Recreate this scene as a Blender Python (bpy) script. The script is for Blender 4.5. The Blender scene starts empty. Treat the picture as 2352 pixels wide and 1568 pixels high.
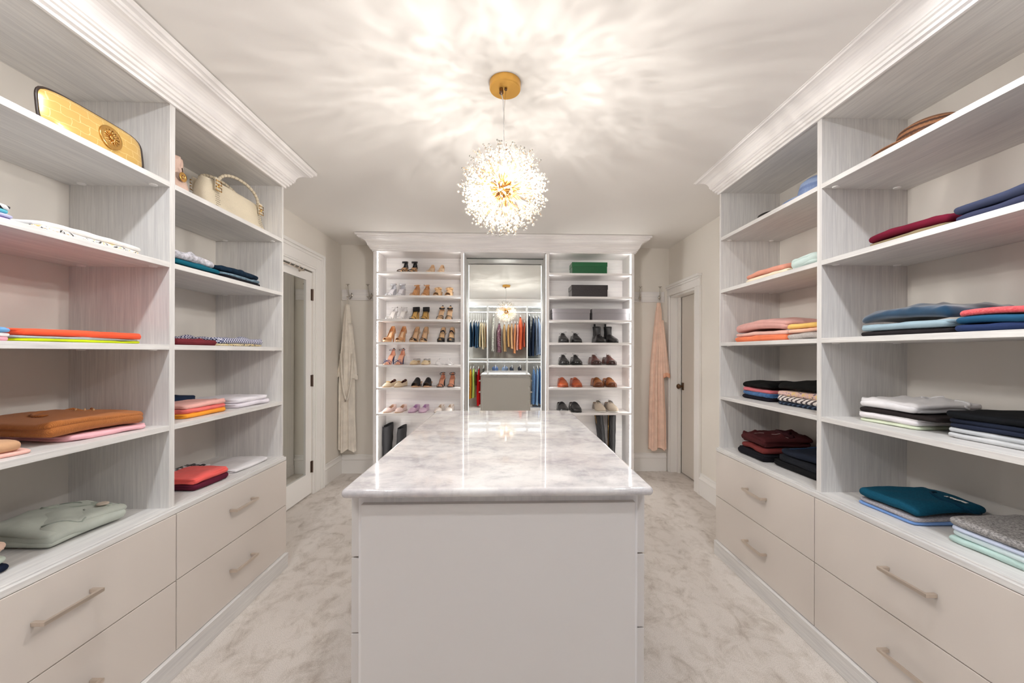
import bpy, math, random
import numpy as np
from math import sin, cos, pi, radians, sqrt
from mathutils import Matrix, Vector

S = bpy.context.scene
COL = S.collection

# ------------------------------------------------------------------ camera
PX, PY, F = 1194.0, 809.1, 14.0 / 36.0 * 2352.0
cam = bpy.data.cameras.new('camera')
cam.sensor_width = 36.0
cam.lens = 14.0
cam.shift_x = -(PX - 1176.0) / 2352.0
cam.shift_y = (PY - 784.0) / 2352.0
cam.clip_start = 0.02
camo = bpy.data.objects.new('camera', cam)
COL.objects.link(camo)
th, ro = radians(1.88), 0.0025
Fv = Vector((sin(th), cos(th), 0)); Rv = Vector((cos(th), -sin(th), 0)); Uv = Vector((0, 0, 1))
cr = cos(ro) * Rv + sin(ro) * Uv
cu = -sin(ro) * Rv + cos(ro) * Uv
M = Matrix((cr, cu, -Fv)).transposed().to_4x4()
M.translation = Vector((0, 0, 1.3))
camo.matrix_world = M
S.camera = camo

# ------------------------------------------------------------------ world, exposure
w = bpy.data.worlds.new('world'); S.world = w
w.use_nodes = True
w.node_tree.nodes['Background'].inputs[0].default_value = (0.9, 0.93, 1.0, 1)
w.node_tree.nodes['Background'].inputs[1].default_value = 0.6
S.view_settings.view_transform = 'Standard'
S.view_settings.look = 'None'
S.view_settings.gamma = 1.0
S.view_settings.use_curve_mapping = False
EXPOSURE = 0.68
S.view_settings.exposure = EXPOSURE
S.cycles.max_bounces = 12
S.cycles.diffuse_bounces = 6
S.cycles.adaptive_threshold = 0.02
S.cycles.glossy_bounces = 4
S.cycles.transparent_max_bounces = 8
S.cycles.caustics_reflective = False
S.cycles.caustics_refractive = False
S.cycles.sample_clamp_indirect = 4.0
LED_BACK = 27.0       # strips in the shoe wall
LED_NEAR = 18.5      # strips in the hanging wardrobe behind the camera
PENDANT = 9.8        # watts per bulb
FILL = 5.0            # added ceiling fill lamps, out of view over the near end

H = 2.45             # ceiling height
XLW, XRW, YB, YN = -1.78, 1.785, 4.34, -0.75    # walls


def area_lamp(name, loc, rot, sx, sy, power, col, spread=180):
    l = bpy.data.lights.new(name, 'AREA'); l.shape = 'RECTANGLE'
    l.size = sx; l.size_y = sy; l.energy = power; l.color = col; l.spread = radians(spread)
    o = bpy.data.objects.new(name, l); o.location = loc; o.rotation_euler = rot
    COL.objects.link(o); return o


# ------------------------------------------------------------------ helpers
def lin(r, g, b):
    def f(c):
        c /= 255.0
        return c / 12.92 if c <= 0.04045 else ((c + 0.055) / 1.055) ** 2.4
    return (f(r), f(g), f(b), 1)


class MB:
    """collects shapes in world space, linked as one mesh object"""
    def __init__(s): s.v = []; s.f = []
    def add(s, vs, fs):
        n = len(s.v); s.v += [tuple(map(float, p)) for p in vs]
        s.f += [tuple(i + n for i in q) for q in fs]; return s
    def box(s, x0, x1, y0, y1, z0, z1):
        if x0 > x1: x0, x1 = x1, x0
        if y0 > y1: y0, y1 = y1, y0
        if z0 > z1: z0, z1 = z1, z0
        return s.add([(x0, y0, z0), (x1, y0, z0), (x1, y1, z0), (x0, y1, z0),
                      (x0, y0, z1), (x1, y0, z1), (x1, y1, z1), (x0, y1, z1)],
                     [(0, 3, 2, 1), (4, 5, 6, 7), (0, 1, 5, 4), (1, 2, 6, 5), (2, 3, 7, 6), (3, 0, 4, 7)])
    def grid(s, P, closeu=False, closev=False, flip=False):
        """P: array (n,m,3)"""
        P = np.asarray(P); n, m = P.shape[:2]
        fs = []
        for i in range(n if closeu else n - 1):
            for j in range(m if closev else m - 1):
                a = i * m + j; b = ((i + 1) % n) * m + j
                c = ((i + 1) % n) * m + (j + 1) % m; d = i * m + (j + 1) % m
                fs.append((a, d, c, b) if flip else (a, b, c, d))
        return s.add(P.reshape(-1, 3), fs)
    def tube(s, pts, r, n=8, caps=True):
        pts = [Vector(p) for p in pts]
        rs = r if isinstance(r, (list, tuple)) else [r] * len(pts)
        rings = []; up = None
        for i, p in enumerate(pts):
            d = (pts[min(i + 1, len(pts) - 1)] - pts[max(i - 1, 0)])
            if d.length < 1e-9: d = Vector((0, 0, 1))
            d.normalize()
            if up is None:
                up = Vector((0, 0, 1)) if abs(d.z) < .9 else Vector((1, 0, 0))
            a = d.cross(up)
            if a.length < 1e-5: a = d.orthogonal()
            a.normalize(); b = a.cross(d).normalized(); up = b
            rings.append([p + rs[i] * (cos(2 * pi * k / n) * a + sin(2 * pi * k / n) * b) for k in range(n)])
        s.grid([[tuple(q) for q in g] for g in rings], closev=True)
        if caps:
            L = len(s.v); m = len(rings)
            s.f.append(tuple(L - n + k for k in range(n))[::-1]); s.f.append(tuple(L - n * m + k for k in range(n)))
        return s
    def lathe(s, prof, c, n=20, ax='z'):
        """prof: list of (r, h)"""
        P = []
        for k in range(n):
            a = 2 * pi * k / n; row = []
            for r, h in prof:
                q = (r * cos(a), r * sin(a), h)
                if ax == 'x': q = (q[2], q[0], q[1])
                if ax == 'y': q = (q[0], q[2], q[1])
                row.append((c[0] + q[0], c[1] + q[1], c[2] + q[2]))
            P.append(row)
        return s.grid(P, closeu=True, flip=(ax == 'y'))
    def xform(s, M):
        s.v = [tuple(M @ Vector(p)) for p in s.v]; return s
    def build(s, name, mat, parent=None, smooth=False, bevel=0, **props):
        me = bpy.data.meshes.new(name)
        off = Vector((0, 0, 0))
        if parent is not None:
            q = parent
            while q is not None: off += q.location; q = q.parent
        vs = [(p[0] - off.x, p[1] - off.y, p[2] - off.z) for p in s.v]
        me.from_pydata(vs, [], s.f); me.update()
        if smooth: me.polygons.foreach_set('use_smooth', [True] * len(me.polygons))
        me.materials.append(mat)
        o = bpy.data.objects.new(name, me); COL.objects.link(o)
        if parent is not None: o.parent = parent
        if bevel:
            m = o.modifiers.new('bevel', 'BEVEL'); m.width = bevel; m.segments = 2; m.limit_method = 'ANGLE'
        for k, v in props.items(): o[k] = v
        return o


def thing(name, label, cat, loc, group=None):
    o = bpy.data.objects.new(name, None); o.empty_display_size = 0.05
    COL.objects.link(o); o.location = loc; o['label'] = label; o['category'] = cat
    if group: o['group'] = group
    return o


def structure(o): o['kind'] = 'structure'; return o
def tag(o, label, cat, group=None):
    o['label'] = label; o['category'] = cat
    if group: o['group'] = group
    return o
def solid(o, t, off=-1):
    m = o.modifiers.new('solid', 'SOLIDIFY'); m.thickness = t; m.offset = off; return o
def sub(o, n=1):
    m = o.modifiers.new('sub', 'SUBSURF'); m.levels = n; m.render_levels = n; return o


def sweep(path, prof):
    """profile (outward, z) along a 2D path with mitred corners; outward = right of travel"""
    rows = []
    n = len(path)
    for i, p in enumerate(path):
        def nrm(a, b):
            d = (b[0] - a[0], b[1] - a[1]); l = math.hypot(*d); return (d[1] / l, -d[0] / l)
        if i == 0: q = nrm(path[0], path[1]); k = 1
        elif i == n - 1: q = nrm(path[-2], path[-1]); k = 1
        else:
            a = nrm(path[i - 1], p); b = nrm(p, path[i + 1])
            q = (a[0] + b[0], a[1] + b[1]); l = math.hypot(*q); q = (q[0] / l, q[1] / l)
            k = 1 / (q[0] * a[0] + q[1] * a[1])
        rows.append([(p[0] + q[0] * k * o, p[1] + q[1] * k * o, z) for o, z in prof])
    m = MB(); m.grid(rows)
    L = len(prof)
    m.f.append(tuple(range(L))); m.f.append(tuple(range((n - 1) * L, n * L))[::-1])
    return m


# ------------------------------------------------------------------ materials
MATS = {}
def nmat(name, col, rough=.5, metal=0, spec=.5, **kw):
    m = bpy.data.materials.new(name); m.use_nodes = True
    b = m.node_tree.nodes['Principled BSDF']
    b.inputs['Base Color'].default_value = col
    b.inputs['Roughness'].default_value = rough
    b.inputs['Metallic'].default_value = metal
    b.inputs['Specular IOR Level'].default_value = spec
    for k, v in kw.items(): b.inputs[k.replace('_', ' ')].default_value = v
    return m, m.node_tree, b


def node(t, typ, **kw):
    n = t.nodes.new(typ)
    for k, v in kw.items():
        if k in n.inputs: n.inputs[k].default_value = v
        else: setattr(n, k, v)
    return n


def coords(t, scale=(1, 1, 1), kind='Object', rot=(0, 0, 0)):
    tc = node(t, 'ShaderNodeTexCoord'); mp = node(t, 'ShaderNodeMapping')
    mp.inputs['Scale'].default_value = scale; mp.inputs['Rotation'].default_value = rot
    t.links.new(tc.outputs[kind], mp.inputs[0]); return mp.outputs[0]


def noise(t, vec, sc, det=3, rough=.5, dist=0):
    n = node(t, 'ShaderNodeTexNoise'); n.inputs['Scale'].default_value = sc; n.inputs['Detail'].default_value = det
    n.inputs['Roughness'].default_value = rough; n.inputs['Distortion'].default_value = dist
    t.links.new(vec, n.inputs['Vector']); return n.outputs['Fac']


def ramp(t, fac, stops):
    r = node(t, 'ShaderNodeValToRGB'); e = r.color_ramp.elements
    while len(e) < len(stops): e.new(0.5)
    for i, (p, c) in enumerate(stops): e[i].position = p; e[i].color = c
    t.links.new(fac, r.inputs[0]); return r.outputs[0]


def mix(t, fac, a, b, mode='MIX'):
    m = node(t, 'ShaderNodeMix', data_type='RGBA', blend_type=mode)
    for s, v in ((0, fac), (6, a), (7, b)):
        if hasattr(v, 'links'): t.links.new(v, m.inputs[s])
        else: m.inputs[s].default_value = v
    return m.outputs[2]


def bump(t, b, h, strength=.2, dist=.002):
    n = node(t, 'ShaderNodeBump'); n.inputs['Strength'].default_value = strength; n.inputs['Distance'].default_value = dist
    t.links.new(h, n.inputs['Height']); t.links.new(n.outputs[0], b.inputs['Normal']); return n


def grain_mat(name, light, dark, axis, rough=.45, contrast=1.0):
    """pale wood-grain laminate; axis is the direction the grain runs in"""
    m, t, b = nmat(name, light, rough, spec=.35)
    sc = {'z': (60, 60, 2.2), 'y': (60, 2.2, 60), 'x': (2.2, 60, 60)}[axis]
    v = coords(t, sc)
    n1 = noise(t, v, 2.6, 5, .62, .6)
    sc2 = tuple(s * .22 for s in sc); v2 = coords(t, sc2)
    n2 = noise(t, v2, 2.0, 3, .5, 1.6)
    c1 = ramp(t, n1, [(.30, dark), (.62, light)])
    mid = tuple((a * .35 + c * .65) for a, c in zip(dark, light))
    c2 = ramp(t, n2, [(.42, (0.93, 0.93, .94, 1)), (.56, (1, 1, 1, 1))])
    t.links.new(mix(t, 1.0, mix(t, .48 * contrast, light, c1), c2, 'MULTIPLY'), b.inputs['Base Color'])
    bump(t, b, n1, .08, .001)
    return m


LAM_L, LAM_D = lin(228, 226, 223), lin(189, 186, 185)
lam_z = grain_mat('laminate_upright', LAM_L, LAM_D, 'z')
lam_y = grain_mat('laminate_along', LAM_L, LAM_D, 'y')
lam_x = grain_mat('laminate_across', LAM_L, LAM_D, 'x')
WH_L, WH_D = lin(243, 240, 238), lin(233, 228, 227)
wht_z = grain_mat('white_laminate_upright', WH_L, WH_D, 'z', .4)
wht_y = grain_mat('white_laminate_along', WH_L, WH_D, 'y', .4)
wht_x = grain_mat('white_laminate_across', WH_L, WH_D, 'x', .4)


def linen_mat(name, col, rough=.42):
    m, t, b = nmat(name, col, rough, spec=.4)
    v = coords(t, (60, 60, 900)); n = noise(t, v, 1.0, 2, .6)
    v2 = coords(t, (900, 900, 60)); n2 = noise(t, v2, 1.0, 2, .6)
    a = node(t, 'ShaderNodeMath', operation='ADD'); t.links.new(n, a.inputs[0]); t.links.new(n2, a.inputs[1])
    d = tuple(c * .955 for c in col[:3]) + (1,)
    t.links.new(ramp(t, a.outputs[0], [(.35, d), (.65, col)]), b.inputs['Base Color'])
    bump(t, b, a.outputs[0], .05, .0006)
    return m


drawer_m = linen_mat('drawer_face', lin(216, 207, 199))
back_m = linen_mat('back_panel_face', lin(221, 216, 209))
island_m = linen_mat('island_face', lin(214, 209, 205))


def paint_mat(name, col, rough=.6, sc=90, st=.05):
    m, t, b = nmat(name, col, rough, spec=.3)
    n = noise(t, coords(t), sc, 3, .6); bump(t, b, n, st, .002)
    n2 = noise(t, coords(t), 1.5, 2, .5)
    d = tuple(c * .97 for c in col[:3]) + (1,)
    t.links.new(ramp(t, n2, [(.3, d), (.7, col)]), b.inputs['Base Color'])
    return m


wall_m = paint_mat('wall_paint', lin(236, 231, 223), .7)
ceil_m = paint_mat('ceiling_paint', lin(240, 237, 233), .75, 60, .08)
trim_m = paint_mat('trim_paint', lin(243, 241, 238), .35, 200, .02)


def crown_mat(name, axis):
    return grain_mat(name, lin(244, 241, 239), lin(230, 226, 225), axis, .38, .8)


crown_y, crown_x = crown_mat('crown_along', 'y'), crown_mat('crown_across', 'x')


def carpet_mat():
    m, t, b = nmat('carpet_pile', lin(220, 212, 203), .95, spec=.1)
    b.inputs['Sheen Weight'].default_value = .25
    v = coords(t, (1.0, 1.0, 1))
    n1 = noise(t, v, 6.0, 6, .66, 1.1)
    v2 = coords(t, (6.5, 3.6, 1), rot=(0, 0, .35)); n2 = noise(t, v2, 1.9, 5, .68, .8)
    a = node(t, 'ShaderNodeMath', operation='MULTIPLY'); t.links.new(n1, a.inputs[0]); t.links.new(n2, a.inputs[1])
    base = ramp(t, a.outputs[0], [(.12, lin(198, 186, 176)), (.20, lin(226, 217, 208)), (.28, lin(240, 232, 225))])
    f = noise(t, v, 300, 3, .8)
    c = mix(t, .75, base, ramp(t, f, [(.34, (.55, .53, .5, 1)), (.60, (1, 1, 1, 1))]), 'MULTIPLY')
    t.links.new(c, b.inputs['Base Color'])
    s = node(t, 'ShaderNodeMath', operation='MULTIPLY_ADD'); t.links.new(n2, s.inputs[0]); s.inputs[1].default_value = 1.5
    t.links.new(f, s.inputs[2])
    bump(t, b, s.outputs[0], .55, .006)
    return m


def marble_mat():
    m, t, b = nmat('marble', lin(240, 237, 236), .05, spec=.36)
    v = coords(t, (1, 1, 1))
    n1 = noise(t, v, 9, 7, .68, .35); n2 = noise(t, coords(t, (1.0, 1.3, 1)), 17, 6, .68, .3)
    n3 = noise(t, v, 2.2, 3, .5, .5)
    c = ramp(t, n1, [(.36, lin(200, 199, 201)), (.46, lin(220, 218, 218)), (.58, lin(232, 230, 228))])
    c2 = ramp(t, n2, [(.34, lin(214, 211, 212)), (.5, lin(242, 240, 239))])
    c3 = ramp(t, n3, [(.38, lin(228, 222, 221)), (.6, (.91, .91, .91, 1))])
    t.links.new(mix(t, .8, mix(t, .75, c, c2, 'MULTIPLY'), c3, 'MULTIPLY'), b.inputs['Base Color'])
    return m


carpet_m, marble_m = carpet_mat(), marble_mat()
nickel = nmat('champagne_nickel', lin(220, 208, 196), .32, .9)[0]
chrome = nmat('satin_chrome', lin(205, 200, 194), .2, 1)[0]
brass = nmat('brushed_brass', lin(236, 182, 92), .38, .75)[0]
gold = nmat('polished_gold', lin(226, 178, 104), .18, 1)[0]
bronze = nmat('aged_bronze', lin(112, 86, 66), .35, .9)[0]
hinge_m = nmat('hinge_bronze', lin(120, 102, 92), .4, .8)[0]
mirror_m = nmat('mirror_silver', (.915, .95, .925, 1), .0, 1)[0]
dark_m = nmat('mirror_edge', lin(70, 82, 76), .3)[0]
plastic_w = nmat('white_plastic', lin(240, 238, 236), .35)[0]
black_gap = nmat('shadow_gap', lin(60, 54, 50), .8)[0]
skirt_m = nmat('white_satin_loop', lin(240, 234, 224), .5)[0]


def emit(name, col, st):
    m = bpy.data.materials.new(name); m.use_nodes = True; t = m.node_tree; t.nodes.clear()
    e = node(t, 'ShaderNodeEmission'); e.inputs[0].default_value = col; e.inputs[1].default_value = st
    o = node(t, 'ShaderNodeOutputMaterial'); t.links.new(e.outputs[0], o.inputs[0]); return m


led_back_m = emit('led_strip_light', (1, .97, .93, 1), LED_BACK)
led_near_m = emit('led_bar_light', (.93, .96, 1, 1), LED_NEAR)
bulb_m = emit('bulb_glow', (1, .90, .76, 1), 22)


def crystal_mat():
    m, t, b = nmat('crystal_bead', (1, .98, .94, 1), .04, spec=.8)
    b.inputs['Base Color'].default_value = (.30, .295, .28, 1)
    out = t.nodes['Material Output']
    tr = node(t, 'ShaderNodeBsdfTranslucent'); tr.inputs[0].default_value = (.30, .29, .27, 1)
    tp = node(t, 'ShaderNodeBsdfTransparent'); tp.inputs[0].default_value = (1, .98, .95, 1)
    m1 = node(t, 'ShaderNodeMixShader'); m1.inputs[0].default_value = .5
    t.links.new(b.outputs[0], m1.inputs[1]); t.links.new(tr.outputs[0], m1.inputs[2])
    m2 = node(t, 'ShaderNodeMixShader'); m2.inputs[0].default_value = .3
    t.links.new(m1.outputs[0], m2.inputs[1]); t.links.new(tp.outputs[0], m2.inputs[2])
    t.links.new(m2.outputs[0], out.inputs[0]); return m


crystal_m = crystal_mat()
clear_m, _t, _b = nmat('clear_plastic', (.97, .97, .98, 1), .05, spec=.6)
_b.inputs['Transmission Weight'].default_value = .7; _b.inputs['IOR'].default_value = 1.3


def fabric(rgb, kind='plain', rgb2=None):
    key = (rgb, kind, rgb2)
    if key in MATS: return MATS[key]
    col = lin(*rgb)
    m, t, b = nmat('fabric_' + kind, col, .88, spec=.15)
    b.inputs['Sheen Weight'].default_value = .12 if sum(rgb) > 300 else 0
    v = coords(t)
    fine = noise(t, v, 700, 2, .6)
    big = noise(t, v, 14, 3, .55)
    h = fine; st, di = .25, .0015
    if kind == 'plain':
        d = tuple(c * .86 for c in col[:3]) + (1,)
        c = ramp(t, big, [(.3, d), (.65, col)]); h = mixh(t, big, fine, .6)
        st, di = .35, .004
    elif kind == 'rib':
        wv = node(t, 'ShaderNodeTexWave', bands_direction='X'); wv.inputs['Scale'].default_value = 190; wv.inputs['Distortion'].default_value = .4
        t.links.new(coords(t, (0.35, 1, 1.2), rot=(0, 0, .6)), wv.inputs['Vector'])
        d = tuple(c * .84 for c in col[:3]) + (1,)
        c = ramp(t, wv.outputs['Fac'], [(.2, d), (.7, col)]); h = wv.outputs['Fac']; st, di = .5, .002
    elif kind == 'heather':
        n = noise(t, coords(t, (1, 1, 2.5)), 150, 4, .75)
        c = ramp(t, n, [(.38, col), (.6, lin(*(rgb2 or (200, 200, 200))))])
    elif kind == 'denim':
        n = noise(t, coords(t, (1, 1, 1)), 60, 4, .7)
        d = tuple(x * .6 for x in col[:3]) + (1,)
        l = tuple(min(1, x * 1.5) for x in col[:3]) + (1,)
        c = ramp(t, n, [(.35, d), (.52, col), (.7, l)]); h = mixh(t, big, fine, .6); di = .004
    elif kind == 'gingham':
        ck = node(t, 'ShaderNodeTexChecker'); ck.inputs['Scale'].default_value = 130
        ck.inputs['Color1'].default_value = col; ck.inputs['Color2'].default_value = lin(*(rgb2 or (235, 235, 245)))
        t.links.new(v, ck.inputs[0]); c = ck.outputs[0]
    elif kind == 'stripe':
        wv = node(t, 'ShaderNodeTexWave', bands_direction='DIAGONAL'); wv.inputs['Scale'].default_value = 22; wv.inputs['Distortion'].default_value = 1.5
        t.links.new(v, wv.inputs['Vector'])
        c = ramp(t, wv.outputs['Fac'], [(.32, lin(*(rgb2 or (40, 40, 50)))), (.42, col)])
    elif kind == 'dots':
        vo = node(t, 'ShaderNodeTexVoronoi'); vo.inputs['Scale'].default_value = 55; t.links.new(v, vo.inputs['Vector'])
        c = ramp(t, vo.outputs['Distance'], [(.28, lin(*rgb2)), (.36, col)])
    elif kind == 'print':
        n = noise(t, v, 26, 3, .6, 2.5)
        c = ramp(t, n, [(.40, lin(*rgb2)), (.44, col), (.56, col), (.60, lin(226, 196, 130) if rgb2 != (30, 30, 32) else lin(30, 30, 32))])
    elif kind == 'velvet':
        d = tuple(c * .5 for c in col[:3]) + (1,)
        c = ramp(t, big, [(.35, d), (.7, col)]); b.inputs['Sheen Weight'].default_value = .6
    t.links.new(c, b.inputs['Base Color'])
    bump(t, b, h, st, di)
    MATS[key] = m
    return m


def mixh(t, a, b2, k):
    n = node(t, 'ShaderNodeMath', operation='MULTIPLY_ADD'); t.links.new(b2, n.inputs[0])
    n.inputs[1].default_value = 1 - k; t.links.new(a, n.inputs[2]); return n.outputs[0]


def leather(rgb, rough=.35, rgb2=None, coat=0):
    key = ('leather', rgb, rough, rgb2, coat)
    if key in MATS: return MATS[key]
    m, t, b = nmat('leather', lin(*rgb), rough, spec=.5)
    if coat: b.inputs['Coat Weight'].default_value = coat; b.inputs['Coat Roughness'].default_value = .06
    n = noise(t, coords(t), 300, 3, .6)
    d = tuple(c * .85 for c in lin(*rgb)[:3]) + (1,)
    if rgb2:      # burnished: darker away from the vamp's middle
        n2 = noise(t, coords(t), 9, 2, .5); t.links.new(ramp(t, n2, [(.38, lin(*rgb2)), (.62, lin(*rgb))]), b.inputs['Base Color'])
    else: t.links.new(ramp(t, n, [(.3, d), (.7, lin(*rgb))]), b.inputs['Base Color'])
    bump(t, b, n, .08, .001); MATS[key] = m
    return m


# ================================================================== the room
structure(MB().box(XLW - .1, XRW + .25, YN - .1, YB + .1, -.05, 0).build('floor', carpet_m))
structure(MB().box(XLW - .1, XRW + .25, YN - .1, YB + .1, H, H + .08).build('ceiling', ceil_m))
structure(MB().box(XLW - .1, XRW + .25, YB, YB + .1, 0, H).build('wall_back', wall_m))
structure(MB().box(XLW - .1, XRW + .25, YN - .1, YN, 0, H).build('wall_front', wall_m))
# left wall with the door opening 2.94..3.71
DL0, DL1, DLZ = 2.94, 3.705, 2.055
structure(MB().box(XLW - .1, XLW, YN, DL0, 0, H).box(XLW - .1, XLW, DL1, YB, 0, H).box(XLW - .1, XLW, DL0, DL1, DLZ, H).box(XLW - .1, XLW - .06, DL0, DL1, 0, DLZ).build('wall_left', wall_m))  # last box: added backing that stops light leaking round the door
DR0, DR1, DRZ = 3.70, 4.30, 1.915
structure(MB().box(XRW, XRW + .15, YN, DR0, 0, H).box(XRW, XRW + .15, DR1, YB, 0, H).box(XRW, XRW + .15, DR0, DR1, DRZ, H).box(XRW + .151, XRW + .2, DR0 - .05, DR1 + .05, 0, DRZ + .05).build('wall_right', wall_m))  # last box: added backing across the opening, keeps the door gap dark

# baseboards: tall with an ogee cap
BB = [(0, 0), (.018, 0), (.018, .14), (.024, .145), (.026, .152), (.020, .160), (.014, .168), (.011, .182), (.013, .188), (.009, .2), (0, .2)]
structure(sweep([(XLW, 3.905), (XLW, YB)], BB).build('baseboard_left', trim_m))
structure(sweep([(XLW + .018, YB), (-1.325, YB)], BB).build('baseboard_back_left', trim_m))
structure(sweep([(1.288, YB), (XRW - .03, YB)], BB).build('baseboard_back_right', trim_m))
structure(sweep([(XRW, 3.595), (XRW, 2.55)], BB).build('baseboard_right', trim_m))

# left door casing and the mirrored door
def casing(name, x, s, y0, y1, ztop, wd, bands, z_in):
    """door casing lying on a side wall. s = +1 projects to +x"""
    m = MB()
    for a, b, d in bands:      # fractions of the width from the opening outwards, and projection
        m.box(x, x + s * d, y0 - wd * b, y0 - wd * a, 0, z_in + wd * b)
        m.box(x, x + s * d, y1 + wd * a, y1 + wd * b, 0, z_in + wd * b)
        m.box(x, x + s * d, y0 - wd * a, y1 + wd * a, z_in + wd * a, z_in + wd * b)
    return m
BANDS = [(0, .10, .016), (.10, .16, .010), (.16, .24, .020), (.24, .72, .022), (.72, .80, .030), (.80, .86, .024), (.86, 1.0, .038)]
structure(casing('c', XLW, 1, DL0, DL1, 2.2, .185, BANDS, 2.03).build('trim_1', trim_m, bevel=.003))
d1 = structure(MB().box(XLW - .045, XLW - .004, DL0, DL1, .012, .205).box(XLW - .045, XLW - .004, DL0, DL1, 1.94, 2.02)
               .box(XLW - .045, XLW - .004, DL0, 3.03, .205, 1.94).box(XLW - .045, XLW - .004, 3.60, DL1, .205, 1.94)
               .box(XLW - .04, XLW - .02, 3.03, 3.60, .205, 1.94).build('door_1', trim_m))
MB().box(XLW - .02, XLW - .014, 3.03, 3.60, .205, 1.94).build('mirror_panel', mirror_m, d1, label='full-height mirror let into the door')
for z in (.2, .985, 1.767):
    m = MB().tube([(XLW + .006, DL1 - .002, z), (XLW + .006, DL1 - .002, z + .106)], .007, 8)
    m.box(XLW - .004, XLW + .001, DL1 - .022, DL1 + .014, z + .002, z + .104); m.build('hinge', hinge_m, d1)
r = thing('hook_rail', 'slim metal hook rail at the top of the mirrored door', 'hook rail', (XLW, 3.36, 1.99))
MB().tube([(XLW + .03, 3.18, 2.0), (XLW + .03, 3.50, 2.0)], .005, 8).build('rail', nickel, r, True)
for y in (3.20, 3.48):
    MB().tube([(XLW - .004, y, 2.0), (XLW + .03, y, 2.0)], .006, 8).lathe([(0, 0), (.012, 0), (.012, .004), (0, .004)], (XLW - .004, y, 2.0), 12, 'x').build('bracket', nickel, r, True)
for y in (3.24, 3.31, 3.38, 3.45):
    MB().tube([(XLW + .03, y, 2.0), (XLW + .048, y, 2.004), (XLW + .056, y, 2.018)], .0035, 6).build('hook', nickel, r, True)

# right door: deep jamb, casing, slab set back
structure(MB().box(XRW, XRW + .15, DR0, DR0 + .015, 0, DRZ).box(XRW, XRW + .15, DR1 - .015, DR1, 0, DRZ).box(XRW, XRW + .15, DR0, DR1, DRZ - .015, DRZ)
          .box(XRW + .07, XRW + .10, DR1 - .05, DR1 - .015, 0, DRZ - .015).build('trim_2', trim_m))
m = MB()
m.box(XRW - .018, XRW, DR0 - .085, DR0 + .004, 0, DRZ + .004).box(XRW - .026, XRW, DR0 - .108, DR0 - .084, 0, DRZ + .003)
m.box(XRW - .018, XRW, DR1 - .004, YB - .0, 0, DRZ + .004)
m.box(XRW - .018, XRW, DR0 - .10, YB, DRZ + .0045, DRZ + .075).box(XRW - .030, XRW, DR0 - .10, YB, DRZ + .075, DRZ + .094).box(XRW - .042, XRW, DR0 - .112, YB, DRZ + .094, DRZ + .118)
structure(m.build('trim_3', trim_m, bevel=.003))
d2 = structure(MB().box(XRW + .108, XRW + .145, DR0 + .016, DR1 - .055, .012, DRZ - .018).build('door_2', wall_m))
MB().box(XRW + .10, XRW + .1085, 4.195, 4.235, .90, .98).build('rose_plate', bronze, d2, bevel=.003)
MB().lathe([(0, -.062), (.012, -.062), (.024, -.055), (.029, -.045), (.026, -.032), (.013, -.024), (.010, 0), (0, 0)], (XRW + .10, 4.215, .94), 8, 'x').build('door_knob', bronze, d2)

# ================================================================== shelving along the two long walls
CROWN = [(0, 0), (.010, 0), (.010, .012), (.022, .014), (.022, .026), (.030, .028), (.033, .040), (.040, .043), (.042, .050)]
for k in range(9):
    a = k / 8 * pi / 2
    CROWN.append((.046 + .062 * (1 - cos(a)), .053 + .056 * sin(a)))
CROWN += [(.112, .114), (.118, .116), (.120, .126), (.134, .130), (.136, .146), (.136, .15), (0, .15)]


def handle_mb(x, yc, z, s, L=.17, ax='y'):
    """square bar pull on a face at x, projecting by s"""
    m = MB()
    m.box(x + s * .028, x + s * .038, yc - L / 2, yc + L / 2, z - .006, z + .006)
    for e in (-1, 1):
        y = yc + e * (L / 2 - .006); m.box(x, x + s * .029, y - .006, y + .006, z - .006, z + .006)
    return m


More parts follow.
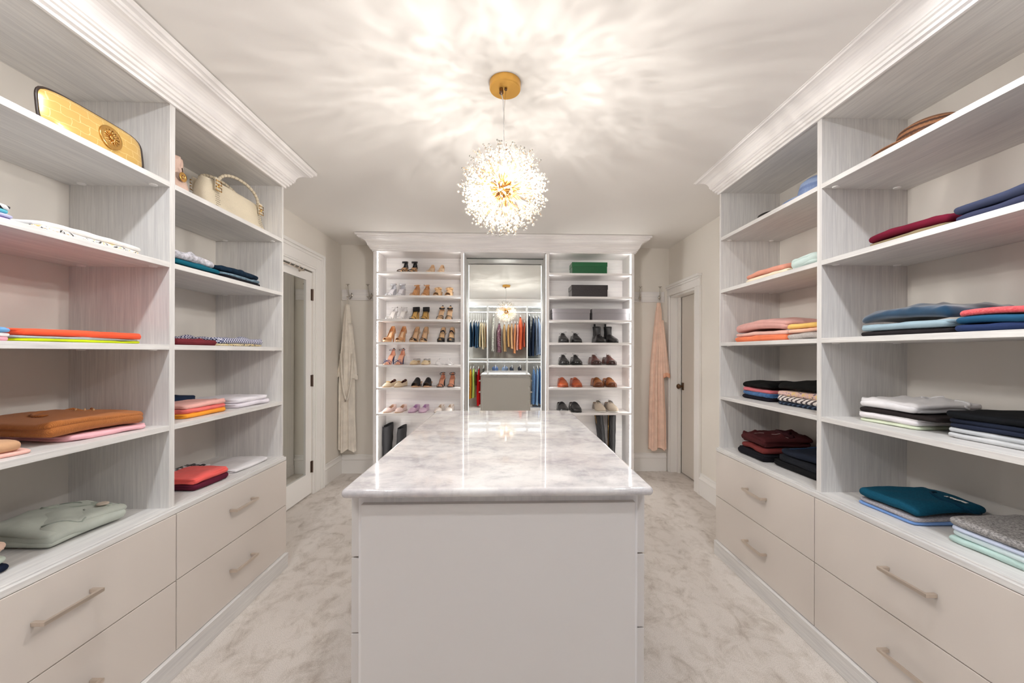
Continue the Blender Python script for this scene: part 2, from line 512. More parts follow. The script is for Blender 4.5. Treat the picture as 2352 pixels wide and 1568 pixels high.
def shelving(side, xf, xw, ys, shelf_z, counter, topz, drawer_mid, label):
    """ys: panel centre positions along y, last = far end; xf = carcass front, xw = back panel face"""
    s = 1 if side == 'L' else -1          # direction from the unit into the room
    root = thing('shelving_unit', label, 'shelving', (xf, (ys[0] + ys[-1]) / 2, 0))
    T = .026
    far = ys[-1]
    for i, y in enumerate(ys):
        y0, y1 = (y - T / 2, y + T / 2) if i < len(ys) - 1 else (y - .016, y)
        MB().box(xf, xw - s * .03, y0, y1, counter, topz).build('side_panel' if i in (0, len(ys) - 1) else 'divider', lam_z, root)
    MB().box(xw - s * .03, xw, ys[0], far, .09, topz).build('back_panel', back_m, root)
    MB().box(xf + s * .001, xw, ys[0], far, topz, topz + .026).build('top_panel', lam_y, root)
    MB().box(xf - s * .0, xw, ys[0], far, topz + .026, topz + .12).build('fascia', lam_y, root)
    # counter with a stepped front lip
    MB().box(xf + s * .018, xw, ys[0], far + .004, counter - .026, counter - .006).box(xf + s * .006, xw, ys[0], far + .002, counter - .006, counter).build('counter', lam_y, root, bevel=.0015)
    MB().box(xf - s * .012, xw, ys[0], far, .088, counter - .026).build('carcass', drawer_m, root)
    MB().box(xf + s * .036, xw, ys[0], far - .006, 0, .088).build('plinth', lam_y, root, bevel=.002)
    for i in range(len(ys) - 1):
        a = ys[i] + T / 2; b = ys[i + 1] - (T / 2 if i + 1 < len(ys) - 1 else .016)
        for z in shelf_z:
            sh = MB().box(xf + s * .001, xw - s * .0, a, b, z - .021, z).build('shelf', lam_y, root, bevel=.001)
            for px in (xf - s * .045, xw + s * .07):
                for py in (a + .022, b - .022):
                    MB().lathe([(0, -.004), (.013, -.004), (.014, 0), (0, 0)], (px, py, z - .021), 14).build('shelf_fastener', plastic_w, sh)
        g = .0022
        da = (ys[i] if i else ys[0]) + g; db = (ys[i + 1] if i + 1 < len(ys) - 1 else far + .003) - g
        for z0, z1, hz in ((.091, drawer_mid - .002, .24), (drawer_mid + .002, counter - .028, .532)):
            dr = MB().box(xf + s * .002, xf + s * .020, da, db, z0, z1).build('drawer', drawer_m, root, bevel=.0012)
            handle_mb(xf + s * .020, (da + db) / 2 - .01, hz, s).build('handle', nickel, dr, bevel=.0012)
    path = [(xf, ys[0]), (xf, far), (xw, far)] if side == 'L' else [(xw, far), (xf, far), (xf, ys[0])]
    sweep(path, [(o, z + topz - .004) for o, z in CROWN]).build('crown_moulding', crown_y, root, bevel=0)
    return root


LX, RX = -1.355, 1.385
LZ = [1.982, 1.659, 1.328, 1.003]
RZ = [2.046, 1.708, 1.366, 1.021]
LC, RC = .670, .687
UL = shelving('L', LX, -1.745, [.06, .855, 1.658, 2.461], LZ, LC, 2.298, .373,
              'long pale wood-grain shelving unit with beige drawers along the left wall')
UR = shelving('R', RX, 1.775, [.07, .90, 1.722, 2.552], RZ, RC, 2.300 + .036, .373,
              'long pale wood-grain shelving unit with beige drawers along the right wall')

# ================================================================== shoe wall at the back
UY, UB = 3.99, 4.315
U = thing('shoe_shelving', 'white lit shoe shelving around the tall mirror on the back wall', 'shelving', (-.02, UY, 0))
UT = 2.305
SZ = [2.10, 1.865, 1.629, 1.400, 1.172, .946, .690]
px = [(-1.323, -1.288), (-.461, -.432), (.392, .424), (1.257, 1.287)]
for i, (a, b) in enumerate(px):
    MB().box(a, b, UY, UB, 0, UT).build('side_panel' if i in (0, 3) else 'divider', wht_z, U)
MB().box(px[0][1], px[1][0], UB - .012, UB, 0, UT).build('back_panel', wht_x, U)
MB().box(px[2][1], px[3][0], UB - .012, UB, 0, UT).build('back_panel', wht_x, U)
MB().box(px[0][0], px[3][1], UY, UB, UT, UT + .06).build('top_panel', wht_x, U)
MB().box(px[0][0] - .004, px[3][1] + .004, UY - .012, UB, 0, .10).build('plinth', wht_x, U)
for bi, (a, b) in enumerate(((px[0][1], px[1][0]), (px[2][1], px[3][0]))):
    prev = UT
    for z in SZ + [.12]:
        sh = MB().box(a, b, UY + .002, UB - .012, z - .021, z).build('shelf', wht_x, U, bevel=.001)
        if z > .2:
            for q in (a + .02, b - .02): MB().lathe([(0, -.004), (.011, -.004), (.012, 0), (0, 0)], (q, UB - .05, z - .021), 12).build('shelf_fastener', plastic_w, sh)
        for q, s in ((a, 1), (b, -1)):
            MB().box(q + s * .0001, q + s * (.007 if q in (px[0][1], px[3][0]) else .0003), UY + .005, UY + .014, z + .002, prev - .002).build('led_strip', led_back_m, U)
        prev = z - .021
sweep([(px[0][0], UB), (px[0][0], UY), (px[3][1], UY), (px[3][1], UB)], [(o, z + UT - .008) for o, z in CROWN]).build('crown_moulding', crown_x, U)
MB().box(px[1][1], px[2][0], UB - .012, UB, 0, UT).build('back_panel', wht_x, U)
for q, s in ((px[1][1], 1), (px[2][0], -1)): MB().box(q + s * .0001, q + s * .0004, UY + .004, UY + .009, .15, UT - .02).build('led_strip', led_back_m, U)
mr = thing('mirror', 'tall frameless mirror between the two banks of shoe shelves', 'mirror', (-.02, 4.262, .12))
MB().box(px[1][1] + .001, px[2][0] - .001, 4.262, 4.264, .12, UT - .010).build('glass', mirror_m, mr)
MB().box(px[1][1] + .001, px[2][0] - .001, 4.2645, 4.270, .12, UT - .004).build('backing', dark_m, mr)

# ================================================================== island
I = thing('island', 'pale laminate drawer island in the middle of the carpet', 'island', (-.018, 1.68, 0))
IX0, IX1, IY0, IY1 = -.385, .350, 1.052, 2.318
MB().box(IX0, IX1, IY0, IY1, .06, .9345).build('carcass', wht_z, I)
MB().box(IX0 + .03, IX1 - .03, IY0 + .03, IY1 - .03, 0, .06).build('plinth', lam_x, I)
for y0, y1 in ((IY0 - .018, IY0), (IY1, IY1 + .018)):
    MB().box(IX0 + .012, IX1 - .012, y0, y1, .02, .908).build('end_panel', island_m, I, bevel=.001)
RWS = [(.065, .322), (.326, .562), (.566, .760), (.765, .922)]
for s, x in ((-1, IX0), (1, IX1)):
    for c in range(3):
        y0 = IY0 + .004 + c * (IY1 - IY0) / 3; y1 = IY0 - .002 + (c + 1) * (IY1 - IY0) / 3
        for z0, z1 in RWS:
            dr = MB().box(x + s * .001, x + s * .020, y0, y1, z0, z1).build('drawer', island_m, I, bevel=.0012)
            handle_mb(x + s * .020, (y0 + y1) / 2, (z0 + z1) / 2, s, .14).build('handle', nickel, dr)


def rounded_slab(x0, x1, y0, y1, z0, z1, r, n=6):
    prof = []
    c = (z0 + z1) / 2; h = (z1 - z0) / 2
    for k in range(2 * n + 1):
        a = -pi / 2 + pi * k / (2 * n); prof.append((r * (1 - cos(a)), c + h * sin(a)))
    rows = []; cr_ = .012
    for ins, z in prof:
        ring = []
        for cx, cy, a0 in ((x1 - cr_, y1 - cr_, 0), (x0 + cr_, y1 - cr_, pi / 2), (x0 + cr_, y0 + cr_, pi), (x1 - cr_, y0 + cr_, 3 * pi / 2)):
            for j in range(5):
                a = a0 + j / 4 * pi / 2; ring.append((cx + (cr_ - ins) * cos(a), cy + (cr_ - ins) * sin(a), z))
        rows.append(ring)
    m = MB(); m.grid(rows, closev=True, flip=True); L = 20
    m.f.append(tuple(range(L))[::-1]); m.f.append(tuple(range(len(rows) * L - L, len(rows) * L))); return m


top = rounded_slab(-.413, .377, 1.002, 2.357, .9345, .957, .010).build('countertop', marble_m)
top.data.polygons.foreach_set('use_smooth', [len(p.vertices) == 4 for p in top.data.polygons])
tag(top, 'polished white marble countertop lying on the island', 'countertop')

# ================================================================== pendant
random.seed(4)
PC = Vector((-.014, 1.70, 1.992)); PR = .195
P = thing('pendant_light', 'round pendant of crystal beads on gold stems above the island', 'pendant light', (PC.x, PC.y, H))
MB().lathe([(0, 0), (.066, 0), (.066, -.028), (.0635, -.032), (0, -.032)], (PC.x + .004, PC.y, H), 48).build('canopy', brass, P, False, label='round brushed-brass ceiling canopy')
MB().lathe([(0, 0), (.008, 0), (.009, -.02), (.006, -.024), (0, -.024)], (PC.x - .012, PC.y - .01, H - .032), 12).build('cord_grip', bronze, P, True)
MB().lathe([(.003, 0), (.006, -.002), (.006, -.007), (.003, -.008)], (PC.x + .007, PC.y - .012, H - .032), 10).build('cable_ring', bronze, P, True)
MB().tube([(PC.x - .012, PC.y - .01, H - .055), (PC.x - .004, PC.y - .004, H - .08), (PC.x - .001, PC.y, H - .13), (PC.x, PC.y, PC.z + .03)], .0022, 8).build('cord', clear_m, P, True, label='thin clear cord')
MB().tube([(PC.x + .007, PC.y - .012, H - .04), (PC.x + .001, PC.y - .002, H - .11), (PC.x, PC.y, PC.z + .03)], .0009, 6).build('suspension_cable', chrome, P, True)
MB().lathe([(0, -.022)] + [(.022 * sin(a * pi / 12), -.022 * cos(a * pi / 12)) for a in range(1, 12)] + [(0, .022)], PC, 16).build('hub', brass, P, True)


def ico(r):
    t = (1 + sqrt(5)) / 2
    vs = [Vector(v).normalized() for v in [(-1, t, 0), (1, t, 0), (-1, -t, 0), (1, -t, 0), (0, -1, t), (0, 1, t), (0, -1, -t), (0, 1, -t), (t, 0, -1), (t, 0, 1), (-t, 0, -1), (-t, 0, 1)]]
    fs = [(0, 11, 5), (0, 5, 1), (0, 1, 7), (0, 7, 10), (0, 10, 11), (1, 5, 9), (5, 11, 4), (11, 10, 2), (10, 7, 6), (7, 1, 8),
          (3, 9, 4), (3, 4, 2), (3, 2, 6), (3, 6, 8), (3, 8, 9), (4, 9, 5), (2, 4, 11), (6, 2, 10), (8, 6, 7), (9, 8, 1)]
    out = []; cache = {}
    def mid(a, b):
        k = (min(a, b), max(a, b))
        if k not in cache: vs.append(((vs[a] + vs[b]) / 2).normalized()); cache[k] = len(vs) - 1
        return cache[k]
    for a, b, c in fs:
        d, e, f = mid(a, b), mid(b, c), mid(c, a); out += [(a, d, f), (b, e, d), (c, f, e), (d, e, f)]
    return [v * r for v in vs], out


ICV, ICF = ico(1)
# four spray patterns: a stem that fans into beaded wires (pointing along +z)
def spray(seed):
    rnd = random.Random(seed); st = MB(); bd = MB()
    st.tube([(0, 0, .018), (0, 0, .045), (0, 0, .078)], [.0022, .0040, .0015], 6)
    for k in range(6):
        a = 2 * pi * k / 6 + rnd.uniform(-.3, .3); sp = rnd.uniform(.10, .42) if k else .02
        L = rnd.uniform(.165, .197); pts = []
        bend = rnd.uniform(-.5, .9)
        for i in range(7):
            q = i / 6; rr = .07 + (L - .07) * q; ang = sp * q ** 1.1 + bend * q * q * .35
            pts.append(Vector((rr * sin(ang) * cos(a + .3 * q), rr * sin(ang) * sin(a + .3 * q), rr * cos(ang))))
        st.tube(pts, .0007, 4, False)
        nb = rnd.choice((4, 4, 5))
        for b in range(nb):
            q = 1 - b * .115 - rnd.uniform(0, .04) * (b > 0); i = min(5, int(q * 6)); f = q * 6 - i
            c = pts[i].lerp(pts[i + 1], f); r = rnd.uniform(.0036, .0049)
            bd.add([c + v * r for v in ICV], ICF)
    return st, bd


wires_m = nmat('gold_wire', lin(150, 108, 56), .4, 1)[0]
protos = []
for k in range(5):
    st, bd = spray(10 + k)
    so = st.build('spray', wires_m, None, True); so.parent = P
    bo = bd.build('crystal_beads', crystal_m, None, True); bo['kind'] = 'stuff'; bo.parent = so
    protos.append((so, bo))
N = 72; ga = pi * (3 - sqrt(5)); first = set()
for i in range(N):
    z = 1 - 2 * (i + .5) / N; rr = sqrt(1 - z * z); a = ga * i
    d = Vector((rr * cos(a), rr * sin(a), z)); k = i % 5
    so, bo = protos[k]
    if k in first: so = so.copy(); bo = bo.copy(); COL.objects.link(so); COL.objects.link(bo); bo.parent = so; so.parent = P
    first.add(k)
    q = d.to_track_quat('Z', 'Y'); so.rotation_mode = 'QUATERNION'
    so.rotation_quaternion = q; so.location = PC - P.location
BULB = [(1, .2, .15), (-.75, .75, -.1), (-.85, -.55, -.3), (.35, -.9, .25), (.1, .6, -.75), (.0, -.1, .95)]
for i, d in enumerate(BULB):
    d = Vector(d).normalized(); c = PC + d * .082
    MB().tube([PC + d * .03, PC + d * .058], .006, 8).build('bulb_holder', brass, P, True)
    b = MB(); b.add([c + Vector(v) * .0125 for v in ICV], ICF); b.build('bulb', bulb_m, P, True)
    l = bpy.data.lights.new('bulb_light', 'POINT'); l.energy = PENDANT; l.shadow_soft_size = .012; l.color = (1, .955, .90)
    l.use_nodes = True; t = l.node_tree
    e = t.nodes['Emission']; tc = node(t, 'ShaderNodeTexCoord'); sp = node(t, 'ShaderNodeSeparateXYZ')
    t.links.new(tc.outputs['Normal'], sp.inputs[0])
    # crystal glints on the ceiling, put into the lamp as fanning noise streaks
    mp = node(t, 'ShaderNodeMapping'); mp.inputs['Scale'].default_value = (1, 1, .40); mp.inputs['Rotation'].default_value = (0, 0, .4)
    nz = node(t, 'ShaderNodeVectorMath', operation='NORMALIZE'); t.links.new(tc.outputs['Normal'], nz.inputs[0])
    t.links.new(nz.outputs[0], mp.inputs[0])
    n = node(t, 'ShaderNodeTexNoise'); n.inputs['Scale'].default_value = 11; n.inputs['Detail'].default_value = 5; n.inputs['Roughness'].default_value = .6; n.inputs['Distortion'].default_value = .8
    t.links.new(mp.outputs[0], n.inputs['Vector'])
    mr_ = node(t, 'ShaderNodeMapRange'); mr_.inputs['From Min'].default_value = .32; mr_.inputs['From Max'].default_value = .68
    mr_.inputs['To Min'].default_value = .34; mr_.inputs['To Max'].default_value = 1.75
    t.links.new(n.outputs['Fac'], mr_.inputs['Value']); up = node(t, 'ShaderNodeMapRange'); up.inputs['From Min'].default_value = 0.0; up.inputs['From Max'].default_value = 1.0
    up.inputs['To Min'].default_value = 1.0; up.inputs['To Max'].default_value = .05; sp2 = node(t, 'ShaderNodeSeparateXYZ')
    t.links.new(nz.outputs[0], sp2.inputs[0]); t.links.new(sp2.outputs['Z'], up.inputs['Value'])     # upward throw dimmed in the lamp itself, to soften the ceiling hot spot
    ml = node(t, 'ShaderNodeMath', operation='MULTIPLY'); t.links.new(mr_.outputs[0], ml.inputs[0]); t.links.new(up.outputs[0], ml.inputs[1])
    dn = node(t, 'ShaderNodeMapRange'); dn.inputs['From Min'].default_value = -.25; dn.inputs['From Max'].default_value = -1.0
    dn.inputs['To Min'].default_value = 1.0; dn.inputs['To Max'].default_value = .35; t.links.new(sp2.outputs['Z'], dn.inputs['Value'])
    m2 = node(t, 'ShaderNodeMath', operation='MULTIPLY'); t.links.new(ml.outputs[0], m2.inputs[0]); t.links.new(dn.outputs[0], m2.inputs[1])
    t.links.new(m2.outputs[0], e.inputs['Strength'])
    lo = bpy.data.objects.new('bulb_light', l); lo.location = PC + d * .108; COL.objects.link(lo)

# added fill lamps shaped as recessed cans, out of view, brightening the room
for i, (x, y) in enumerate(((-.95, .25), (.95, .25), (-.95, .95), (.95, .95))):
    c = thing('fill_light', f'added fill lamp set in the ceiling, {["nearer", "farther"][i // 2]} of two over the {["left", "right"][i % 2]} aisle', 'fill light', (x, y, H), 'added fill lights')
    MB().lathe([(.058, 0), (.058, -.004), (.045, -.006), (.043, 0)], (x, y, H), 24).build('trim_ring', trim_m, c, True)
    l = bpy.data.lights.new('fill_lamp', 'AREA'); l.shape = 'DISK'; l.size = .085; l.energy = FILL; l.color = (.93, .96, 1)
    lo = bpy.data.objects.new('fill_lamp', l); lo.location = (x, y, H - .004); COL.objects.link(lo)

# ================================================================== hanging wardrobe behind the camera (seen in the mirror)
WY = -.12
Wd = thing('hanging_wardrobe', 'white open wardrobe with two hanging rails, seen in the tall mirror', 'wardrobe', (0, WY, 0))
WX = [-1.74, -1.05, -.42, .445, 1.08, 1.74]
for i, x in enumerate(WX): MB().box(x - .013, x + .013, WY, YN + .02, 0, 2.30).build('side_panel' if i in (0, 5) else 'divider', lam_z, Wd)
MB().box(WX[0], WX[-1], YN + .002, YN + .02, 0, 2.30).build('back_panel', back_m, Wd)
MB().box(WX[0], WX[-1], WY, YN, 2.30, 2.40).build('top_panel', lam_x, Wd)
sweep([(WX[-1], WY), (WX[0], WY)], [(o, z + 2.296) for o, z in CROWN]).build('crown_moulding', crown_x, Wd)
MB().box(WX[0], WX[-1], WY + .012, YN, 0, .09).build('plinth', wht_x, Wd)
for i in range(5):
    a, b = WX[i] + .013, WX[i + 1] - .013
    MB().box(a, b, WY, YN + .02, 1.148, 1.170).build('shelf', lam_x, Wd)
    for z in (2.185, 1.075):
        MB().box(a, b, -.41, -.37, z - .012, z + .010).build('hanging_rail', chrome, Wd, bevel=.004)
        MB().box(a + .01, b - .01, -.385 + .0, -.366, z + .0105, z + .016).build('led_bar', led_near_m, Wd)
    MB().box(a + .01, b - .01, WY - .02, WY - .008, 2.288, 2.2995).build('led_bar', led_near_m, Wd)


def hanger_and_garment(x, zt, zb, wid, mat, label, gname, seed, hz, shoulder=.2, hm=plastic_w, flare=1.0):
    rnd = random.Random(seed)
    g = thing('clothes_hanger', label.split('|')[1], 'hanger', (x, -.39, hz - .1), 'hangers on the wardrobe rails')
    MB().tube([(x, -.375, hz - .002), (x, -.378, hz + .012), (x, -.39, hz + .018), (x, -.402, hz + .012), (x, -.402, hz), (x, -.39, hz - .012), (x, -.39, zt + .012)], .0028, 6).build('hook', plastic_w, g, True)
    MB().tube([(x, -.39 - .19, zt - .045), (x, -.39, zt + .014), (x, -.39 + .19, zt - .045)], [.006, .010, .006], 6).build('arms', hm, g, True)
    n = 26; m = 14; rows = []; ph = rnd.uniform(0, 6)
    for i in range(m + 1):
        q = i / m; z = zt - (zt - zb) * q
        half = shoulder * min(1, .12 + q * 9 if q < .1 else 1) * (1 + .08 * sin(q * 5 + ph)) * (1 + (flare - 1) * q)
        th_ = wid * (.25 + .75 * min(1, q * 4)) * .44
        row = []
        for k in range(n):
            a = 2 * pi * k / n; ca, sa = cos(a), sin(a)
            fold = 1 + .35 * sin(5 * a + ph + q * 1.5) * min(1, q * 3)
            droop = .006 * sin(3 * a + ph) * (q > .97)
            row.append((x + th_ * fold * ca * abs(ca) ** .2 + .008 * sin(q * 4 + ph), -.39 + half * sa, z + droop - (1 - q) * .05 * abs(sa) ** 1.2 * (1 if q < .15 else 0)))
        rows.append(row)
    b = MB(); b.grid(rows, closev=True, flip=True)
    b.f.append(tuple(range(n))); b.f.append(tuple(range(m * n, m * n + n))[::-1])
    o = b.build(gname, mat, None, True); tag(o, label.split('|')[0], {'hanging_dress': 'dress', 'hanging_trousers': 'trousers', 'hanging_jeans': 'jeans', 'hanging_skirt': 'skirt', 'hanging_jacket': 'jacket'}.get(gname, 'shirt'), 'clothes hanging in the wardrobe')


HC = []
def hc(x, zt, zb, w_, mat, desc, gname, hz, **kw): HC.append((x, zt, zb, w_, mat, desc, gname, hz, kw))
navyD, midD = fabric((42, 66, 90), 'denim'), fabric((70, 100, 130), 'denim')
UPR, LWR = 2.185, 1.075
hc(-.80, 2.0, 1.42, .05, navyD, 'darkest jeans hanging at the left edge of the mirror view', 'hanging_jeans', UPR)
hc(-.735, 2.01, 1.43, .05, navyD, 'dark blue jeans hanging second from the left in the mirror view', 'hanging_jeans', UPR)
hc(-.68, 2.0, 1.40, .05, midD, 'mid-blue jeans hanging third from the left in the mirror view', 'hanging_jeans', UPR)
hc(-.635, 2.0, 1.41, .04, midD, 'faded blue jeans hanging beside the cream trousers', 'hanging_jeans', UPR)
hc(-.585, 2.0, 1.42, .05, fabric((214, 196, 160)), 'beige trousers hanging next to the jeans', 'hanging_trousers', UPR)
hc(-.535, 2.0, 1.37, .05, fabric((236, 222, 194)), 'cream trousers hanging lowest in the upper left bay', 'hanging_trousers', UPR)
hc(-.49, 2.0, 1.41, .035, fabric((226, 208, 172)), 'sand-coloured trousers hanging near the left divider', 'hanging_trousers', UPR)
hc(-.452, 2.0, 1.41, .03, fabric((176, 132, 92)), 'tan trousers hanging against the left divider', 'hanging_trousers', UPR)
hc(-.30, 2.13, 1.33, .075, fabric((240, 238, 226), 'print', (30, 30, 32)), 'white long dress with a dark hem print on the upper rail', 'hanging_dress', UPR)
hc(-.17, 1.98, 1.30, .10, fabric((110, 66, 84), 'dots', (226, 206, 200)), 'purple checked dress hanging left of the pendant reflection', 'hanging_dress', UPR)
hc(-.05, 1.96, 1.32, .08, fabric((196, 160, 112), 'stripe', (160, 124, 80)), 'tan striped trousers hanging under the pendant reflection', 'hanging_trousers', UPR)
hc(.04, 1.96, 1.42, .07, fabric((190, 146, 92)), 'camel top hanging behind the pendant reflection', 'hanging_blouse', UPR)
hc(.11, 1.98, 1.38, .07, fabric((214, 178, 138), 'gingham', (190, 146, 96)), 'beige patterned dress hanging right of the pendant reflection', 'hanging_dress', UPR)
hc(.18, 1.98, 1.28, .06, fabric((222, 150, 100)), 'apricot dress with the lowest hem on the upper rail', 'hanging_dress', UPR)
hc(.235, 1.98, 1.35, .05, fabric((240, 190, 178)), 'pale pink dress hanging beside the orange blouse', 'hanging_dress', UPR)
hc(.305, 2.12, 1.37, .09, fabric((226, 106, 62)), 'bright orange blouse dress on the upper rail', 'hanging_dress', UPR)
hc(.39, 2.0, 1.42, .055, fabric((196, 84, 52)), 'rust red top hanging against the right divider', 'hanging_blouse', UPR)
hc(.50, 2.14, 1.16 + .06, .07, fabric((36, 44, 58)), 'near-black dress hanging right beside the right divider', 'hanging_dress', UPR)
hc(.585, 2.10, 1.22, .08, fabric((44, 56, 78)), 'dark navy coat hanging in the upper right bay', 'hanging_jacket', UPR)
hc(.655, 2.10, 1.24, .05, fabric((120, 134, 156)), 'slate grey shirt hanging in the upper right bay', 'hanging_blouse', UPR)
hc(.715, 2.11, 1.26, .06, fabric((176, 194, 220)), 'light blue shirt hanging in the upper right bay', 'hanging_blouse', UPR)
hc(.775, 2.10, 1.24, .05, fabric((150, 176, 214)), 'pale blue dress shirt hanging at the right edge of the upper rail', 'hanging_blouse', UPR)
hc(-.80, .97, .28, .055, fabric((240, 160, 20)), 'yellow-orange dress hanging at the left of the lower rail', 'hanging_dress', LWR)
hc(-.735, .98, .30, .07, fabric((196, 230, 110)), 'lime green dress hanging on the lower rail', 'hanging_dress', LWR)
hc(-.68, .92, .58, .03, fabric((60, 34, 34), 'dots', (200, 150, 60)), 'short dark floral top hanging between the lime and red dresses', 'hanging_blouse', LWR)
hc(-.625, .97, .13, .08, fabric((200, 26, 30)), 'long red dress hanging on the lower rail', 'hanging_dress', LWR)
hc(-.51, .99, .70, .05, fabric((52, 52, 50), 'dots', (190, 186, 170)), 'black and white floral top hanging near the left divider', 'hanging_blouse', LWR)
for k, (x, c) in enumerate(((-.25, (96, 122, 170)), (-.05, (150, 172, 206)), (.12, (70, 78, 96)), (.30, (66, 66, 74)))):
    hc(x, 1.0, .84, .13 if k < 2 else .08, fabric(c, 'denim'), ['blue denim skirt hanging first from the left above the reflected island', 'pale blue denim skirt hanging second above the reflected island', 'dark grey skirt hanging third above the reflected island', 'charcoal skirt hanging last above the reflected island'][k], 'hanging_skirt', LWR, shoulder=.15)
hc(.60, .97, .16, .08, fabric((110, 150, 200), 'denim'), 'mid blue jeans shirt hanging at the left of the lower right bay', 'hanging_blouse', LWR)
hc(.68, .99, .14, .07, fabric((170, 206, 236)), 'sky blue shirt hanging in the lower right bay', 'hanging_blouse', LWR)
hc(.745, .98, .16, .06, fabric((60, 110, 170)), 'strong blue shirt hanging in the lower right bay', 'hanging_blouse', LWR)
hc(.80, .98, .15, .05, fabric((44, 80, 124)), 'dark blue shirt hanging at the right edge of the lower rail', 'hanging_blouse', LWR)
for i, (x, zt, zb, w_, mat, desc, gname, hz, kw) in enumerate(HC):
    hanger_and_garment(x, zt, zb, w_, mat, desc + '|' + 'hanger carrying the ' + desc.split(' hanging')[0].split(' with ')[0].split(' on the')[0], gname, i, hz, **kw)

# ================================================================== folded clothes
def slab_mesh(W, D, t, rnd, amp=.004, hump=0, wr=0, tip=0, nu=20, nv=14, corner=.06):
    """soft folded piece of cloth, local u in [0,W], v in [0,D], w up from 0; the rim is a half-round fold"""
    r = t * .55
    def axis(S_, n):
        e = [r * (1 - cos(k * pi / 8)) for k in range(4)]
        inner = list(np.linspace(r * 1.05, S_ / 2, n // 2 + 1))
        d = e + inner; return np.array([-(1 - x / (S_ / 2)) for x in d] + [(1 - x / (S_ / 2)) for x in d[::-1][1:]])
    a, b = axis(W, nu), axis(D, nv)
    A, B = np.meshgrid(a, b, indexing='ij')
    def edge(V, S_):
        d = np.clip((1 - np.abs(V)) * S_ / 2 / r, 0, 1); return np.sqrt(np.clip(1 - (1 - d) ** 2, 0, 1))
    E = np.minimum(edge(A, W), edge(B, D)) * (1 - .25 * (np.abs(A) ** 14) * (np.abs(B) ** 14))
    c = corner
    X = A * (1 - c * np.abs(B) ** 10); Y = B * (1 - c * np.abs(A) ** 10)
    def nz(k, s):
        q = 0
        for _ in range(k):
            fx, fy, p = rnd.uniform(-s, s), rnd.uniform(-s, s), rnd.uniform(0, 6.28)
            q = q + np.sin(A * fx + B * fy + p)
        return q / k
    X = X + .030 * nz(3, 3.5) * (np.abs(A) ** 3); Y = Y + .034 * nz(3, 3.5) * (np.abs(B) ** 3)
    lift = hump * np.clip(np.cos(A * pi / 2), 0, 1) ** .6 * (.5 + .5 * np.sin(np.clip((B + 1) / 2, 0, 1) * pi * .75)) + tip * np.clip(-B, 0, 1) ** 3
    body = t * (.82 + .18 * np.cos(A * 1.25) * np.cos(B * 1.1)) * (1 + .10 * nz(3, 4))
    und = amp * nz(4, 5)
    crease = np.maximum(0, nz(2, 10) * nz(2, 6)) * 1.5
    wrk = wr * (crease + .6 * np.maximum(0, nz(3, 12)) ** 2)
    sag = .22 * t * np.maximum(0, nz(3, 5))
    mid = t * .5 + lift + sag
    topz = mid + (body - t * .5) * E + (und + wrk) * E
    botz = np.maximum(mid - t * .5 * E, .0003)
    nu, nv = A.shape; n = nu * nv
    top_ = np.stack([(X + 1) / 2 * W, (Y + 1) / 2 * D, topz], -1).reshape(-1, 3)
    bot_ = np.stack([(X + 1) / 2 * W, (Y + 1) / 2 * D, botz], -1).reshape(-1, 3)
    idx = np.arange(n).reshape(nu, nv); bidx = idx + n
    bidx[0, :] = idx[0, :]; bidx[-1, :] = idx[-1, :]; bidx[:, 0] = idx[:, 0]; bidx[:, -1] = idx[:, -1]
    fs = []
    for i in range(nu - 1):
        for j in range(nv - 1):
            fs.append((idx[i, j], idx[i + 1, j], idx[i + 1, j + 1], idx[i, j + 1]))
            fs.append((bidx[i, j], bidx[i, j + 1], bidx[i + 1, j + 1], bidx[i + 1, j]))
    return np.vstack([top_, bot_]), fs


GSEED = [100]
def garment(side, y0, y1, xfront, z, t, mat, name, label, cat, group, D=.27, rot=0, layers=2, amp=.002, hump=0, wr=0, tip=0, in_=0, rnd_=None):
    """a folded piece lying on a shelf; y0..y1 along the shelf, front edge at xfront, reaching in towards the wall"""
    GSEED[0] += 1; rnd = random.Random(GSEED[0])
    W = y1 - y0; m = MB(); s = -1 if side == 'L' else 1
    tt = t / layers; F_ = lambda fs: [tuple(int(i) for i in f) for f in fs]
    rot += rnd.uniform(-.035, .035)
    if layers > 1:      # a wrap-round fold closes the front, the layers show on the sides
        vs, fs = slab_mesh(W * .965, D * .8, t * .97, rnd, amp * .6, hump=hump, tip=tip)
        m.add(vs + np.array([W * .0175, -.002, 0]), F_(fs))
    for k in range(layers):
        dw, dd = rnd.uniform(0, .014) * (k < layers - 1), rnd.uniform(0, .014) * (k < layers - 1)
        vs, fs = slab_mesh(W - dw, D - dd - .004, tt * 1.02, rnd, amp * (1 if k == layers - 1 else .3), hump=hump, wr=max(wr, .0022) if k == layers - 1 else 0, tip=tip)
        m.add(vs + np.array([dw * rnd.random(), dd * rnd.random() + .003, tt * k]), F_(fs))
    if s < 0:   # mirror so that v points to -x; faces keep facing outwards
        m.v = [(xfront - v, y0 + u, z + w_) for u, v, w_ in m.v]
    else:
        m.v = [(xfront + v, y0 + u, z + w_) for u, v, w_ in m.v]; m.f = [tuple(reversed(f)) for f in m.f]
    if rot:
        c = Vector((xfront, (y0 + y1) / 2, 0)); R_ = Matrix.Translation(c) @ Matrix.Rotation(rot, 4, 'Z') @ Matrix.Translation(-c); m.xform(R_)
    cx, cy = xfront + s * D / 2, (y0 + y1) / 2
    root = bpy.data.objects.new('tmp', None); root.location = (cx, cy, z)
    o = m.build(name, mat, root, True); o.parent = None; o.location = (cx, cy, z); bpy.data.objects.remove(root)
    tag(o, label, cat, group); return o


